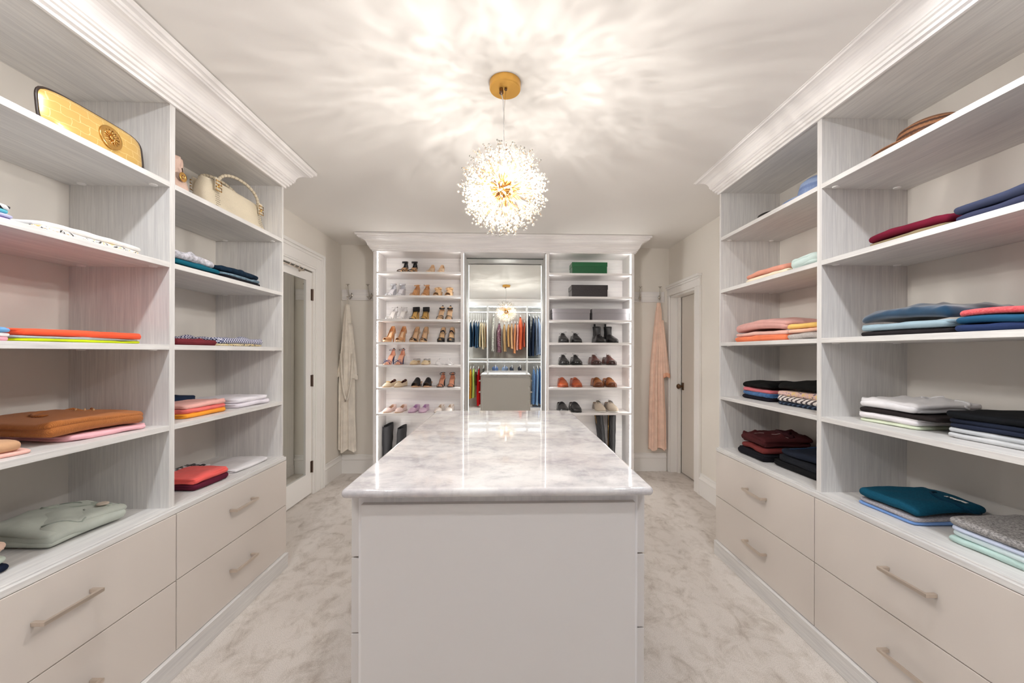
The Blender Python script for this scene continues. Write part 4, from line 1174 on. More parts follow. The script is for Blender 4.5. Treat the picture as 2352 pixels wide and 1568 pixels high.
def hat(x, y, z, R_, crown_r, crown_h, mat, band, label, ax=1.0, lift=.01, name='sun_hat'):
    h = thing(name, label, 'hat', (x, y, z), 'hats on the right top shelf')
    prof = [(crown_r, .012), (crown_r + .02, .004), (R_ * .85, .001 + lift * .3), (R_, lift), (R_ - .002, lift + .004), (R_ * .85, .006 + lift * .3), (crown_r + .018, .010), (crown_r, .018)]
    MB().lathe(prof, (x, y, z + .001), 48).build('brim', mat, h, True)
    cp = [(crown_r, .014), (crown_r * .99, crown_h * .55), (crown_r * .9, crown_h * .86), (crown_r * .7, crown_h), (crown_r * .35, crown_h * 1.02), (0, crown_h * 1.02)]
    MB().lathe(cp, (x, y, z), 48).build('crown', mat, h, True)
    MB().lathe([(crown_r + .001, .014), (crown_r + .0025, .020), (crown_r + .002, .034), (crown_r, .036)], (x, y, z), 48).build('band', band, h, True)
    return h


bstraw = straw_mat((150, 102, 68), (70, 42, 26), 260)
hat(1.575, 1.425, RZ[0], .185, .105, .105, bstraw, fabric((96, 62, 40)), 'brown woven straw hat on the right top shelf, near bay')
hat(1.578, 1.935, RZ[0], .182, .108, .125, straw_mat((150, 170, 206), (112, 132, 176), 150), fabric((120, 140, 184)), 'blue striped straw hat beside the divider on the right top shelf')
hat(1.53, 2.25, RZ[0], .118, .080, .060, straw_mat((52, 44, 42), (20, 18, 18), 150), fabric((26, 24, 24)), 'dark flat hat at the far end of the right top shelf', name='beret_hat')

# ================================================================== coat racks and robes
def coat_rack(x0, x1, hooks, label):
    z0, z1, y = 1.855, 1.968, YB
    r = thing('coat_rack', label, 'coat rack', ((x0 + x1) / 2, y, z0), 'coat racks beside the shoe wall')
    MB().box(x0, x1, y - .02, y - .0, z0, z1).build('board', wht_x, r, bevel=.002)
    for hx in hooks:
        yb = y - .02; b = MB()
        b.lathe([(0, -.006), (.013, -.005), (.015, 0)], (hx + .012, yb, 1.905), 14, 'y')
        b.box(hx - .004 + .012, hx + .004 + .012, yb - .008, yb, 1.875, 1.93)
        b.tube([(hx + .012, yb - .006, 1.888), (hx + .008, yb - .022, 1.880), (hx + .002, yb - .040, 1.892), (hx - .001, yb - .052, 1.930), (hx - .004, yb - .060, 1.975), (hx - .005, yb - .066, 2.012)], [.007, .0065, .006, .0055, .005, .004], 10)
        b.lathe([(0, 0), (.018, 0), (.020, .003), (.018, .005), (0, .005)], (hx - .005, yb - .066, 2.010), 18)
        b.tube([(hx + .012, yb - .006, 1.885), (hx + .004, yb - .026, 1.862), (hx - .004, yb - .048, 1.864), (hx - .010, yb - .055, 1.885)], [.006, .0055, .005, .004], 10)
        b.lathe([(0, 0), (.013, 0), (.0145, .002), (.013, .004), (0, .004)], (hx - .010, yb - .055, 1.884), 16)
        b.build('hook', chrome, r, True)
    return r


coat_rack(-1.765, -1.335, [-1.672, -1.462], 'white board with satin metal double hooks left of the shoe wall')
coat_rack(1.30, 1.728, [1.445, 1.66], 'white board with satin metal double hooks right of the shoe wall')


def robe(x, ztop, zbot, prof, mat, label, seed, tilt, sleeve, extra):
    y = YB - .075; rnd = random.Random(seed)
    r = thing('robe', label, 'robe', (x, y, zbot))
    n, m_ = 96, 44; rows = []; ph = [rnd.uniform(0, 6) for _ in range(6)]
    for i in range(m_ + 1):
        q = i / m_; z = ztop + (zbot - ztop) * q
        l, rt = np.interp(q, prof[0], prof[1]), np.interp(q, prof[0], prof[2])
        cx, hw = x + (l + rt) / 2, (rt - l) / 2; hd = min(.045, .012 + hw * .5)
        row = []
        for j in range(n):
            a = 2 * pi * j / n; c_, s_ = cos(a), sin(a)
            fold = (.16 * sin(7 * a + ph[0] + q * 1.2) + .10 * sin(12 * a + ph[1] - q * .8) + .05 * sin(19 * a + ph[2] + q * 3)) * min(1, .35 + q * 1.2)
            hem = -.018 * sin(4 * a + ph[3]) * (q > .98)
            row.append((cx + hw * c_ * (1 + fold * .35), y + hd * s_ * (1 + fold * 1.7), z + hem))
        rows.append(row)
    b = MB(); b.grid(rows, closev=True, flip=True); b.f.append(tuple(range(n))); b.f.append(tuple(range(m_ * n, m_ * n + n))[::-1])
    b.build('body', mat, r, True)
    for (sx0, sz0, sx1, sz1, w0, w1, dy) in sleeve:
        rows = []
        for i in range(15):
            q = i / 14; cx = x + sx0 + (sx1 - sx0) * q; z = sz0 + (sz1 - sz0) * q; hw = w0 + (w1 - w0) * q
            rows.append([(cx + hw * cos(a) * (1 + .12 * sin(5 * a + i * .2)), y + dy + (.010 + hw * .35) * sin(a) * (1 + .2 * sin(6 * a + 1)), z + .008 * sin(3 * a) * (i == 14)) for a in [2 * pi * j / 30 for j in range(30)]])
        b = MB(); b.grid(rows, closev=True, flip=True); b.f.append(tuple(range(30))); b.f.append(tuple(range(420, 450))[::-1])
        sl = b.build('sleeve', mat, r, True)
        b = MB(); b.grid([[(p[0] + (p[0] - (x + sx1)) * k_, p[1] + (p[1] - (y + dy)) * k_ * 1.3, p[2] + dz) for p in rows[-1]] for k_, dz in ((.04, .030), (.10, .012), (.08, -.010), (.02, -.014))], closev=True, flip=True)
        b.build('lace_cuff' if extra == 'lace' else 'cuff', fabric((238, 178, 146), 'dots', (246, 212, 190)) if extra == 'lace' else mat, sl, True)
    hx = x + tilt
    MB().tube([(x - .008, y, ztop - .012), (hx - .008, y + .0, 1.862), (hx, y - .0, 1.874), (hx + .008, y, 1.862), (x + .010, y, ztop - .012)], .0022, 6).build('hanging_loop', skirt_m, r, True)
    MB().lathe([(0, .018), (.016, .014), (.024, .0), (.022, -.02), (.012, -.03)], (x, y, ztop - .008), 16).build('collar', mat, r, True)
    return r


ivory = fabric((250, 242, 230)); peach = fabric((249, 214, 194))
rb = robe(-1.680, 1.80, .262, ([0, .05, .2, .35, .55, .75, 1], [-.014, -.030, -.050, -.066, -.082, -.084, -.090], [.016, .028, .046, .066, .074, .076, .088]), ivory,
     'ivory silk robe hanging on a hook left of the shoe wall', 3, .0, [(-.020, 1.55, -.078, 1.05, .020, .028, .0), (.030, 1.60, .078, 1.03, .022, .032, -.02)], 'plain')
pts = []
for j in range(22):
    q = j / 21; pts.append((-1.680 - .055 + .125 * q, YB - .132 + .012 * cos(q * 6), 1.28 - .50 * sin(q * pi) ** .55 * (1 if q > .5 else .92) - .0))
sash = MB(); sash.grid([[(p[0] - .012, p[1], p[2]), (p[0] + .012, p[1] - .006, p[2] + .012)] for p in pts])
solid(sash.build('sash', ivory, rb, True), .004)
robe(1.645, 1.835, .262, ([0, .05, .2, .4, .6, .8, 1], [-.016, -.032, -.055, -.085, -.098, -.105, -.108], [.016, .030, .040, .050, .060, .075, .080]), peach,
     'peach silk robe with lace cuffs hanging right of the shoe wall', 8, .0, [(.025, 1.65, .070, 1.05, .022, .040, -.02)], 'lace')

# ================================================================== shoe boxes
def shoe_box(x0, x1, y0, y1, z, h, mat, lid_mat, label):
    b = thing('shoe_box', label, 'shoe box', ((x0 + x1) / 2, (y0 + y1) / 2, z), 'shoe boxes on the shoe wall')
    MB().box(x0 + .003, x1 - .003, y0 + .003, y1 - .003, z, z + h - .002).build('box', mat, b, bevel=.001)
    MB().box(x0, x1, y0, y1, z + h * .62, z + h).build('lid', lid_mat, b, bevel=.0015)
    return b


def board_mat(name, rgb, rough, bumpy=0):
    m, t, b = nmat(name, lin(*rgb), rough, spec=.5)
    if bumpy:
        vo = node(t, 'ShaderNodeTexVoronoi'); vo.inputs['Scale'].default_value = 130; t.links.new(coords(t), vo.inputs['Vector']); bump(t, b, vo.outputs['Distance'], .5, .002)
    else: bump(t, b, noise(t, coords(t), 60, 3, .5), .05, .001)
    return m
shoe_box(.660, 1.022, 4.02, 4.20, SZ[0], .118, board_mat('green_card', (20, 92, 52), .3), board_mat('green_card_lid', (22, 98, 56), .3), 'glossy dark green shoe box on the top right shoe shelf')
bk = board_mat('black_embossed_card', (44, 36, 36), .22, 1)
shoe_box(.655, 1.027, 4.02, 4.23, SZ[1], .122, bk, bk, 'black embossed shoe box on the second right shoe shelf')
gy = board_mat('grey_card', (146, 142, 146), .45)
shoe_box(.462, .846, 4.02, 4.20, SZ[2], .118, gy, gy, 'grey shoe box on the left of two on the third right shoe shelf')
shoe_box(.866, 1.248, 4.02, 4.20, SZ[2], .118, gy, gy, 'grey shoe box on the right of two on the third right shoe shelf')

# ================================================================== shoes (toe towards -y, heel at y=0)
def sstep(x): x = min(1, max(0, x)); return x * x * (3 - 2 * x)
class Last:
    def __init__(s, L=.235, hh=.0, wb=.037, point=.5, plat=.006):
        s.L, s.hh, s.wb, s.point, s.plat = L, hh, wb, point, plat
    def z(s, t): return s.plat + s.hh * sstep((.70 - t) / .50) + .006 * max(0, (t - .82) / .18) ** 2
    def w(s, t):
        heel = .74 * s.wb
        if t < .14: return heel * sqrt(max(0, 1 - ((.14 - t) / .14) ** 2)) + .0005
        if t < .42: return heel + (.70 * s.wb - heel) * sstep((t - .14) / .28)
        if t < .70: return .70 * s.wb + .30 * s.wb * sstep((t - .42) / .28)
        q = min(1, (t - .70) / .30)
        rnd_ = sqrt(max(0, 1 - q ** 2.2)); pt = (1 - q) ** .75
        return s.wb * (rnd_ * (1 - s.point) + pt * s.point) + .0005
    def y(s, t): return -s.L * t
TS = [0, .02, .05, .09, .14, .2, .27, .34, .42, .5, .58, .65, .71, .77, .83, .88, .92, .955, .98, .995, 1.0]


def footbed(l, t0, t1, thick, grow=0, dz=0):
    ts = [t for t in TS if t0 <= t <= t1]; rows = []
    for t in ts:
        w_ = l.w(t) + grow; z = l.z(t) + dz; y = l.y(t)
        rows.append([(-w_, y, z), (-w_ * .5, y, z), (0, y, z - .0005), (w_ * .5, y, z), (w_, y, z), (w_, y, z - thick), (0, y, z - thick), (-w_, y, z - thick)])
    m = MB(); m.grid(rows, closev=True); n = len(ts)
    m.f.append(tuple(range(8))); m.f.append(tuple(range(8 * n - 8, 8 * n))[::-1]); return m


def heel_mb(l, kind):
    zt = l.z(.08) - .003; m = MB()
    tw, tl, bw, bl = {'stiletto': (.022, .042, .005, .008), 'block': (.024, .050, .021, .036), 'thick': (.025, .06, .024, .055)}[kind]
    rows = []
    for i in range(9):
        q = i / 8; k = q ** (.45 if kind == 'stiletto' else .8); z = zt * (1 - q)
        hw = tw + (bw - tw) * k; hl = tl + (bl - tl) * k; yb = -.006 - (.006 * k if kind == 'stiletto' else 0)
        ring = []
        for j in range(14):
            a = 2 * pi * j / 14; c_, s_ = cos(a), sin(a); r_ = (abs(c_) ** 3 + abs(s_) ** 3) ** (-1 / 3)
            ring.append((hw * r_ * c_, yb - hl / 2 + hl / 2 * r_ * s_, z + (l.z(.02 + .2 * (1 - s_) / 2) - l.z(.08)) * (1 - q) * .8))
        rows.append(ring)
    m.grid(rows, closev=True); m.f.append(tuple(range(14))); m.f.append(tuple(range(112, 126))[::-1]); return m


def vamp(l, t0, t1, h0, h1, peep=False, slant=.0, cut=1.0, n=17, power=.62, ht=None):
    """closed upper over the front of the foot from t0 (throat) to t1"""
    ts = np.linspace(t0, t1, 14); rows = []
    for i, t in enumerate(ts):
        q = (t - t0) / (t1 - t0); hgt = (h0 + (h1 - h0) * sstep(q)) if ht is None else np.interp(q, *ht)
        if not peep: hgt *= sqrt(max(.0, 1 - q ** 7)) if t1 > .97 else 1
        hgt = max(hgt, .0015)
        row = []
        for k in range(n):
            a = pi * k / (n - 1); c_, s_ = cos(a), sin(a)
            tt = t + slant * (1 - q) * (1 - s_) * -1
            tt = min(max(tt, 0), 1); w_ = l.w(tt) + .001
            row.append((-w_ * c_ * (1 - .08 * s_), l.y(tt), l.z(tt) + hgt * s_ ** power))
        rows.append(row)
    m = MB(); m.grid(rows, flip=False); return m


def quarter(l, t0, hs, hb, hm=None, lean=.06):
    """side and heel wall from throat t0 around the heel; hs height at throat, hb at heel"""
    pts = [t for t in TS[::-1] if t <= t0 + .001]
    if not pts or abs(pts[0] - t0) > .005: pts = [t0] + pts
    path = [(-1, t) for t in pts] + [(1, t) for t in pts[::-1][1:]]
    rows = []
    for sg, t in path:
        q = 1 - t / t0; mid = hm if hm is not None else min(hs, hb)
        hgt = hs + (mid - hs) * sstep(q * 2) if q < .5 else mid + (hb - mid) * sstep(q * 2 - 1)
        w_ = l.w(t) + .001; z = l.z(t); y = l.y(t) + (.001 if t < .03 else 0)
        rows.append([(sg * w_ * (1 - lean * k * k * (1 if k > 0 else 0)), y - (.010 * k * k * lean * 4) * (t < .14), z + hgt * k) for k in (-.12, 0, .25, .5, .75, 1)])
    m = MB(); m.grid(rows); return m


def band(l, t, width, h, lean=0, n=15, off=0.001, skew=0):
    rows = []
    for e in (-.5, 0, .5):
        row = []
        for k in range(n):
            a = pi * k / (n - 1); tt = min(1, max(0, t + e * width / l.L + skew * cos(a))); w_ = l.w(tt) + off
            row.append((-w_ * cos(a), l.y(tt) + lean * sin(a), l.z(tt) + h * sin(a) ** .7 + (.001 if e == 0 else 0)))
        rows.append(row)
    m = MB(); m.grid(rows); return m


def ring(c, rx, ry, wz, tilt=0, n=28, sag=0):
    rows = []
    for e in (-.5, .5):
        rows.append([(c[0] + rx * cos(a), c[1] + ry * sin(a), c[2] + e * wz + tilt * sin(a) - sag * (1 - sin(a)) * .5) for a in [2 * pi * k / n for k in range(n)]])
    m = MB(); m.grid(rows, closev=True); return m


def lace_bow(x, y, z, s, spread=1.0, drop=0.0, seed=0):
    m = MB()
    for sg in (-1, 1):
        pts = []
        for k in range(13):
            a = 2 * pi * k / 12; pts.append((x + sg * spread * (.013 - .013 * cos(a)), y - .006 + .004 * sin(a) - .004 * (1 - cos(a)), z + .004 + .006 * sin(a) + (.006 * sg + .003) * spread * (1 - cos(a)) * .6))
        m.tube(pts, .0011, 5, False)
        m.tube([(x, y - .004, z + .004), (x + sg * .018, y - .012, z - .002), (x + sg * .03, y - .016, z - .014)], .0011, 5)
    return m


def make_shoe(kind, cols, **o):
    """returns list of (name, MB, material, solidify, parent index or None)"""
    up = cols[0]; lin_ = cols[1] if len(cols) > 1 else up; sole = cols[2] if len(cols) > 2 else up
    parts = []
    A = lambda n, m, mt, so=0, par=None, lab=None: parts.append((n, m, mt, so, par, lab))
    if kind in ('sandal', 'clear_sandal', 'bow_sandal', 'platform_sandal', 'slide'):
        hh = o.get('hh', .085); l = Last(o.get('L', .225), hh, .036, o.get('point', .35), o.get('plat', .006))
        A('outsole', footbed(l, 0, 1, .005, .001, -.002), sole); A('insole', footbed(l, 0, 1, .002, -.001, .0005), lin_)
        if hh > .02: A('heel', heel_mb(l, o.get('heel', 'stiletto')), o.get('heelm', up))
        tw = o.get('tw', .012); sm = o.get('strapm', up)
        A('toe_strap', band(l, .80, tw, .026), sm, .0022)
        if o.get('cross'): A('cross_strap', band(l, .66, .014, .036, skew=.05), sm, .0022)
        if kind != 'slide':
            ah = o.get('ah', .058); aw = o.get('aw', .006); hb = max(o.get('hb', .042), ah + aw * .5)
            A('heel_counter', quarter(l, .20, .004, hb, .014, .22), o.get('cm', up), .0015)
            if ah: A('ankle_strap', ring((0, -.040, l.z(.1) + ah), .029, .042, aw, .002, sag=o.get('sag', .014)), sm, .0015)
            if ah: A('buckle', MB().box(.027, .031, -.050, -.036, l.z(.1) + ah - .011, l.z(.1) + ah + .001), chrome)
            if o.get('tab'): A('heel_tab', MB().box(-.007, .007, -.002, .003, l.z(0) + hb - .01, l.z(0) + hb + .010), o['tab'])
        if kind == 'slide':
            A('t_strap', band(l, .62, .010, .046), sm, .0015)
            A('bar_strap', MB().tube([(0, l.y(.78), l.z(.78) + .030), (0, l.y(.68), l.z(.68) + .045), (0, l.y(.45), .062)], .0035, 6), o.get('barm', sm))
        if kind == 'bow_sandal':
            y, z = l.y(.76), l.z(.76) + .034; b = MB()
            for sg in (-1, 1):
                b.tube([(0, y, z), (sg * .016, y, z + .012), (sg * .034, y, z + .008), (sg * .030, y, z - .004), (0, y, z)], .0022, 6)
                b.tube([(0, y - .002, z), (sg * .014, y - .010, z - .010), (sg * .034, y - .012, z - .018)], .002, 6)
            A('bow', b, up); A('second_strap', band(l, .70, .008, .036, skew=.04), up, .0015)
    elif kind == 'wrap_sandal':      # wide black cuff over a nude base
        l = Last(.225, o.get('hh', .09), .036, .3)
        A('outsole', footbed(l, 0, 1, .005, .001, -.002), sole); A('insole', footbed(l, 0, 1, .002, -.001, .0005), lin_)
        A('heel', heel_mb(l, 'block'), cols[1]); A('toe_strap', band(l, .80, .012, .028), up, .0015)
        A('ankle_cuff', ring((0, -.048, l.z(.1) + .030), .033, .050, .040, .002, sag=.012), up, .002); A('heel_counter', quarter(l, .2, .01, .05, .03, .1), up, .0015)
        A('side_strap', quarter(l, .5, .004, .036, .02), up, .0015)
    elif kind == 'peep':             # nude high-heel with knotted vamp
        l = Last(.22, o.get('hh', .06), .037, .2)
        A('outsole', footbed(l, 0, 1, .006, .001, -.002), sole); A('heel', heel_mb(l, 'block'), up)
        A('upper', vamp(l, .34, .90, .055, .030, True), up, .002)
        b = MB(); y, z = l.y(.46), l.z(.46) + .050
        for sg in (-1, 1): b.tube([(0, y, z), (sg * .018, y - .004, z + .010), (sg * .036, y, z + .004), (sg * .034, y + .006, z - .008), (0, y, z)], [.006, .009, .006, .007, .006], 8)
        A('knot', b, up)
    elif kind == 'pump':
        l = Last(.232, o.get('hh', .085), .036, o.get('point', .15), o.get('plat', .010))
        A('outsole', footbed(l, 0, 1, o.get('plat', .010) - .001, .001, -.001), sole); A('insole', footbed(l, 0, 1, .002, -.0015, .001), lin_)
        A('heel', heel_mb(l, o.get('heel', 'stiletto')), up)
        A('vamp', vamp(l, .68, o.get('vt', .97), .034, .022, True, .10), up, .002)
        A('quarter', quarter(l, .66, .016, .060, .022, .30), o.get('qm', up), .002)
        if o.get('trim'):
            pts = [(sg * (l.w(t) + .0015) * (.95 if t > .3 else .72 + t * .7), l.y(t), l.z(t) + (.018 if t > .3 else (.020 + (.30 - t) / .30 * .040))) for sg, t in [(-1, t) for t in (.66, .5, .4, .3, .2, .1, .04, 0)] + [(1, t) for t in (.04, .1, .2, .3, .4, .5, .66)]]
            A('edge_piping', MB().tube(pts, .0018, 6), o['trim'])
            A('toe_cap', band(l, .86, .045, .028, off=.003), o['trim'], .002)
        if o.get('logo'): A('insole_stamp', MB().box(-.012, .012, l.y(.24), l.y(.12), l.z(.16) + .002, l.z(.16) + .0032), o['logo'])
        if o.get('strap'): A('vamp_strap', band(l, .42, .014, .052, skew=.03), o['strap'], .0015)
    elif kind == 'mule':
        l = Last(.235, .035, .042, .1, .012)
        A('outsole', footbed(l, 0, 1, .008, .003, -.003), sole); A('insole', footbed(l, 0, 1, .002, -.001, 0), lin_)
        A('heel', heel_mb(l, 'block'), up); A('upper', vamp(l, .42, .92, .062, .032, True, power=.5), up, .0025)
        A('side_edge', band(l, .88, .016, .034, off=.003), up, .0015)
    elif kind in ('flat', 'loafer_flat', 'clear_flat'):
        l = Last(.24, .004, .037, o.get('point', .55), .006)
        A('outsole', footbed(l, 0, 1, .004, .001, -.002), sole); A('insole', footbed(l, 0, .6, .001, -.002, .001), lin_)
        A('vamp', vamp(l, .62, 1.0, .040, .016, False, .10), up, .002)
        if kind != 'clear_flat': A('quarter', quarter(l, .60, .030, .052, .034), up, .002); A('lining', quarter(Last(.236, .004, .0345, .5, .007), .58, .026, .048, .030), lin_, .0005)
        if o.get('tab'): A('heel_tab', MB().lathe([(0, 0), (.016, 0), (.014, .030), (.008, .036), (0, .037)], (0, -.012, .034), 14), o['tab'])
        if o.get('bit'): A('metal_bit', MB().tube([(-.022, l.y(.60), .050), (0, l.y(.60), .054), (.022, l.y(.60), .050)], .0032, 8), o['bit'])
        if o.get('stud'): A('emblem', MB().lathe([(0, .001), (.006, .001), (.006, 0)], (0, l.y(.70), l.z(.7) + .041), 10), o['stud'])
        if kind == 'clear_flat': A('clear_strap', ring((0, -.06, .052), .034, .058, .012, .004), clear_m, .0012); A('counter', quarter(l, .6, .012, .03, .012), up, .0015)
    elif kind in ('derby', 'loafer', 'monk', 'chelsea'):
        l = Last(o.get('L', .275), .0, .052, o.get('point', .12), .012)
        ss = cols[2] if len(cols) > 2 else up
        A('outsole', footbed(l, 0, 1, .009, .0035, -.002), ss)
        A('heel_block', heel_mb(Last(.275, .012, .046, .1, .012), 'thick'), ss)
        A('vamp', vamp(l, .40, 1.0, .080, .030, False, .05, power=.55, ht=([0, .15, .4, .62, .85, 1], [.082, .078, .058, .044, .036, .026])), up, .0025)
        A('quarter', quarter(l, .44, .062, .066, .058, .20), o.get('qm', up), .0025)
        A('lining', quarter(Last(.27, 0, .048, .1, .013), .42, .056, .060, .054, .20), lin_, .0005)
        if o.get('cap'): A('toe_cap', vamp(l, .83, 1.0, .0395, .030, False, .0, power=.55), o['cap'], .003)
        if kind == 'derby':
            lc = o.get('lace', up)
            A('tongue', MB().add([(-.018, l.y(.42), .088), (.018, l.y(.42), .088), (.014, l.y(.32), .104), (-.014, l.y(.32), .104)], [(0, 1, 2, 3)]), up, .002)
            b = MB()
            for k in range(4):
                t = .40 + k * .05; zz = np.interp((t - .40) / .6, [0, .15, .4], [.096, .092, .072]) + .001
                b.tube([(-.020, l.y(t), zz - .004), (0, l.y(t) - .002, zz + .001), (.020, l.y(t), zz - .004)], .0014, 5)
            A('laces', b, lc); A('lace_bow', lace_bow(0, l.y(.38), .098, 1, o.get('spread', 1)), lc)
        if kind == 'loafer': A('saddle_strap', band(l, .56, .022, .068, off=.002), o.get('dark', up), .002); A('apron_seam', band(l, .80, .006, .040, off=.0015), o.get('dark', up), .0015)
        if kind == 'monk':
            A('monk_strap', band(l, .47, .020, .082, off=.003, skew=.02), o.get('dark', up), .002)
            A('lower_strap', band(l, .56, .014, .070, off=.003, skew=.02), o.get('dark', up), .002)
            A('buckle', MB().box(.040, .048, l.y(.52), l.y(.46), .048, .066), chrome)
        if kind == 'chelsea':
            rows = []
            for i in range(9):
                q = i / 8; z = .05 + q * .125
                rows.append([((.040 - .006 * sin(q * pi)) * cos(a), -.068 + (.062 - .014 * q) * sin(a) - .012 * (1 - q) ** 2, z) for a in [2 * pi * k / 28 for k in range(28)]])
            b = MB(); b.grid(rows, closev=True, flip=True); A('shaft', b, up, .003)
            for sg in (-1, 1):
                b = MB(); b.grid([[(sg * (.0405 - .006 * sin((z - .05) / .125 * pi)) * cos(a), -.068 + .062 * .9 * sin(a), z) for a in np.linspace(-.45, .45, 6)] for z in np.linspace(.08, .172, 6)]); A('elastic_gore', b, leather((34, 32, 34), .8), .002)
            A('pull_tab', MB().box(-.010, .010, -.008, -.002, .165, .208), up)
    return parts


def shoe(kind, cols, x, z, label, group, rz=0, mirror=1, Y=None, name='shoe', cat='shoe', **o):
    parts = make_shoe(kind, cols, **o); L = max(-min(p[1] for p in m.v) for _, m, *_r in parts)
    ytoe = 4.012 if Y is None else Y; y = ytoe + L
    root = thing(name, label, cat, (x, y, z), group); root.rotation_euler = (0, 0, rz)
    objs = []
    zmin = min(v[2] for _, m, *_r in parts for v in m.v)
    for n_, m, mt, so, par, lab in parts:
        if mirror < 0: m.v = [(-a, b, c) for a, b, c in m.v]; m.f = [tuple(reversed(f)) for f in m.f]
        m.v = [(a, b, c - zmin) for a, b, c in m.v]
        ob = m.build(n_, mt, None, True); ob.parent = root
        if so: solid(ob, so, 0)
        objs.append(ob)
    return root


def pair(kind, cols, pxl, pxr, zi, desc, where, group, rz=(0, 0), cat='shoe', name='shoe', **o):
    """pxl, pxr: centres of the two shoes across the shelf"""
    rm = (rz[0] + rz[1]) / 2; rd = min(.03, (rz[1] - rz[0]) / 2)
    for side, x, r_, mi in (('left', pxl, rm - rd, 1), ('right', pxr, rm + rd, -1)):
        shoe(kind, cols, x, zi, f'{desc}, {side} of its pair, {where}', group, r_, mi, name=name, cat=cat, **o)


UPX = 914.67
def xs(pxc): return (pxc - 1164.0) / UPX * 4.13          # shelf position of a shoe seen at column pxc (mid-depth)
K = leather; WG = "women's shoes on the left shoe shelves"; MG = "men's shoes on the right shoe shelves"
blk, nude, tan_, wht, silver = K((26, 24, 26)), K((232, 196, 158)), K((214, 160, 112)), K((238, 234, 234), .25), K((206, 206, 212), .2)
ins_tan, ins_pink, ins_nude = K((206, 160, 116), .5), K((226, 166, 138), .5), K((236, 208, 176), .5)
pair('sandal', [blk, ins_tan, blk], xs(930), xs(951), SZ[0], 'black strappy block-heel sandal', 'on the top shelf', WG, (-.25, .05), 'sandal', 'heeled_sandal', hh=.075, heel='block', heelm=ins_tan, tw=.020, aw=.020, ah=.062, cross=1)
pair('sandal', [nude, ins_nude, nude], xs(991), xs(1013), SZ[0], 'nude low-strap sandal', 'on the top shelf', WG, (-.05, .05), 'sandal', 'heeled_sandal', hh=.070, heel='block', ah=0, hb=.045)
pair('clear_sandal', [silver, K((214, 210, 214)), silver], xs(903), xs(923), SZ[1], 'silver sandal with ankle strap', 'on the second shelf', WG, (-.12, -.02), 'sandal', 'heeled_sandal', hh=.085, heel='block', aw=.014, ah=.055)
pair('sandal', [K((222, 166, 112)), K((206, 150, 100)), nude], xs(957), xs(979), SZ[1], 'tan sandal with thin ankle strap', 'on the second shelf', WG, (-.1, 0), 'sandal', 'heeled_sandal', hh=.085, heel='block', ah=.050, sag=.02)
pair('peep', [K((236, 198, 152)), ins_nude, ins_nude], xs(1009), xs(1034), SZ[1], 'nude peep-toe heel with a knot', 'on the second shelf', WG, (-.08, -.05), 'heel', 'high_heel')
pair('clear_sandal', [wht, K((232, 226, 222)), wht], xs(907), xs(928), SZ[2], 'white heeled sandal', 'on the third shelf', WG, (-.25, -.05), 'sandal', 'heeled_sandal', hh=.09, aw=.005, ah=.045)
pair('wrap_sandal', [K((24, 22, 24), .8), K((214, 168, 96), .5), blk], xs(956), xs(978), SZ[2], 'black sandal with wide suede ankle cuff', 'on the third shelf', WG, (-.15, .02), 'sandal', 'heeled_sandal')
pair('sandal', [blk, K((226, 188, 150), .5), nude], xs(1014), xs(1032), SZ[2], 'nude sandal with black straps', 'on the third shelf', WG, (-.05, .05), 'sandal', 'heeled_sandal', hh=.095, tw=.010, ah=.035, aw=.014, cm=K((226, 188, 150), .5), hb=.055, tab=blk, cross=1)
lg = K((226, 226, 232), .4)
pair('pump', [K((226, 168, 118)), K((238, 204, 166), .5), nude], xs(901), xs(926), SZ[3], 'tan platform pump', 'on the fourth shelf', WG, (-.14, -.08), 'pump', 'platform_pump', hh=.095, plat=.018, logo=lg)
pair('pump', [K((232, 194, 154)), K((238, 204, 166), .5), nude], xs(957), xs(977), SZ[3], 'nude pump with black piping and black toe', 'on the fourth shelf', WG, (-.10, .0), 'pump', 'platform_pump', hh=.095, plat=.014, logo=lg, trim=blk)
pair('pump', [blk, K((226, 190, 146), .5), blk], xs(1017), xs(1037), SZ[3], 'black strappy platform pump', 'on the fourth shelf', WG, (-.05, .04), 'pump', 'platform_pump', hh=.090, plat=.016, strap=blk, qm=nude, trim=blk)
nvy = K((44, 52, 100))
pair('bow_sandal', [nvy, ins_pink, ins_pink], xs(901), xs(923), SZ[4], 'navy bow sandal with thin ankle strap', 'on the fifth shelf', WG, (-.18, -.02), 'sandal', 'heeled_sandal', hh=.090, aw=.004, ah=.062, tab=blk, cm=ins_pink, hb=.06)
pair('clear_flat', [K((232, 208, 168)), ins_nude, nude], xs(957), xs(980), SZ[4], 'beige woven flat with a clear strap', 'on the fifth shelf', WG, (-.08, 0), 'flat', 'woven_flat')
pair('slide', [wht, K((228, 226, 226)), wht], xs(1014), xs(1035), SZ[4], 'white flat slide with clear straps', 'on the fifth shelf', WG, (-.15, .0), 'slide', 'slide_sandal', hh=0, strapm=wht, barm=wht)
mar = K((70, 26, 24))
pair('flat', [K((236, 216, 186)), mar, K((236, 200, 160))], xs(903), xs(928), SZ[5], 'beige pointed flat with gold bit', 'on the sixth shelf', WG, (-.22, -.22), 'flat', 'pointed_flat', tab=mar, bit=K((226, 180, 90), .2))
pair('mule', [K((30, 29, 31), .5), ins_tan, K((232, 190, 156))], xs(961), xs(984), SZ[5], 'black leather open-toe mule', 'on the sixth shelf', WG, (-.10, .10), 'mule', 'open_toe_mule')
pair('sandal', [K((46, 42, 44), .4), K((212, 146, 116), .5), blk], xs(1016), xs(1038), SZ[5], 'dark sandal with tan insole', 'on the sixth shelf', WG, (-.08, .02), 'sandal', 'heeled_sandal', hh=.070, tw=.020, ah=.060, aw=.008, hb=.05, cm=K((212, 146, 116), .5), heel='block')
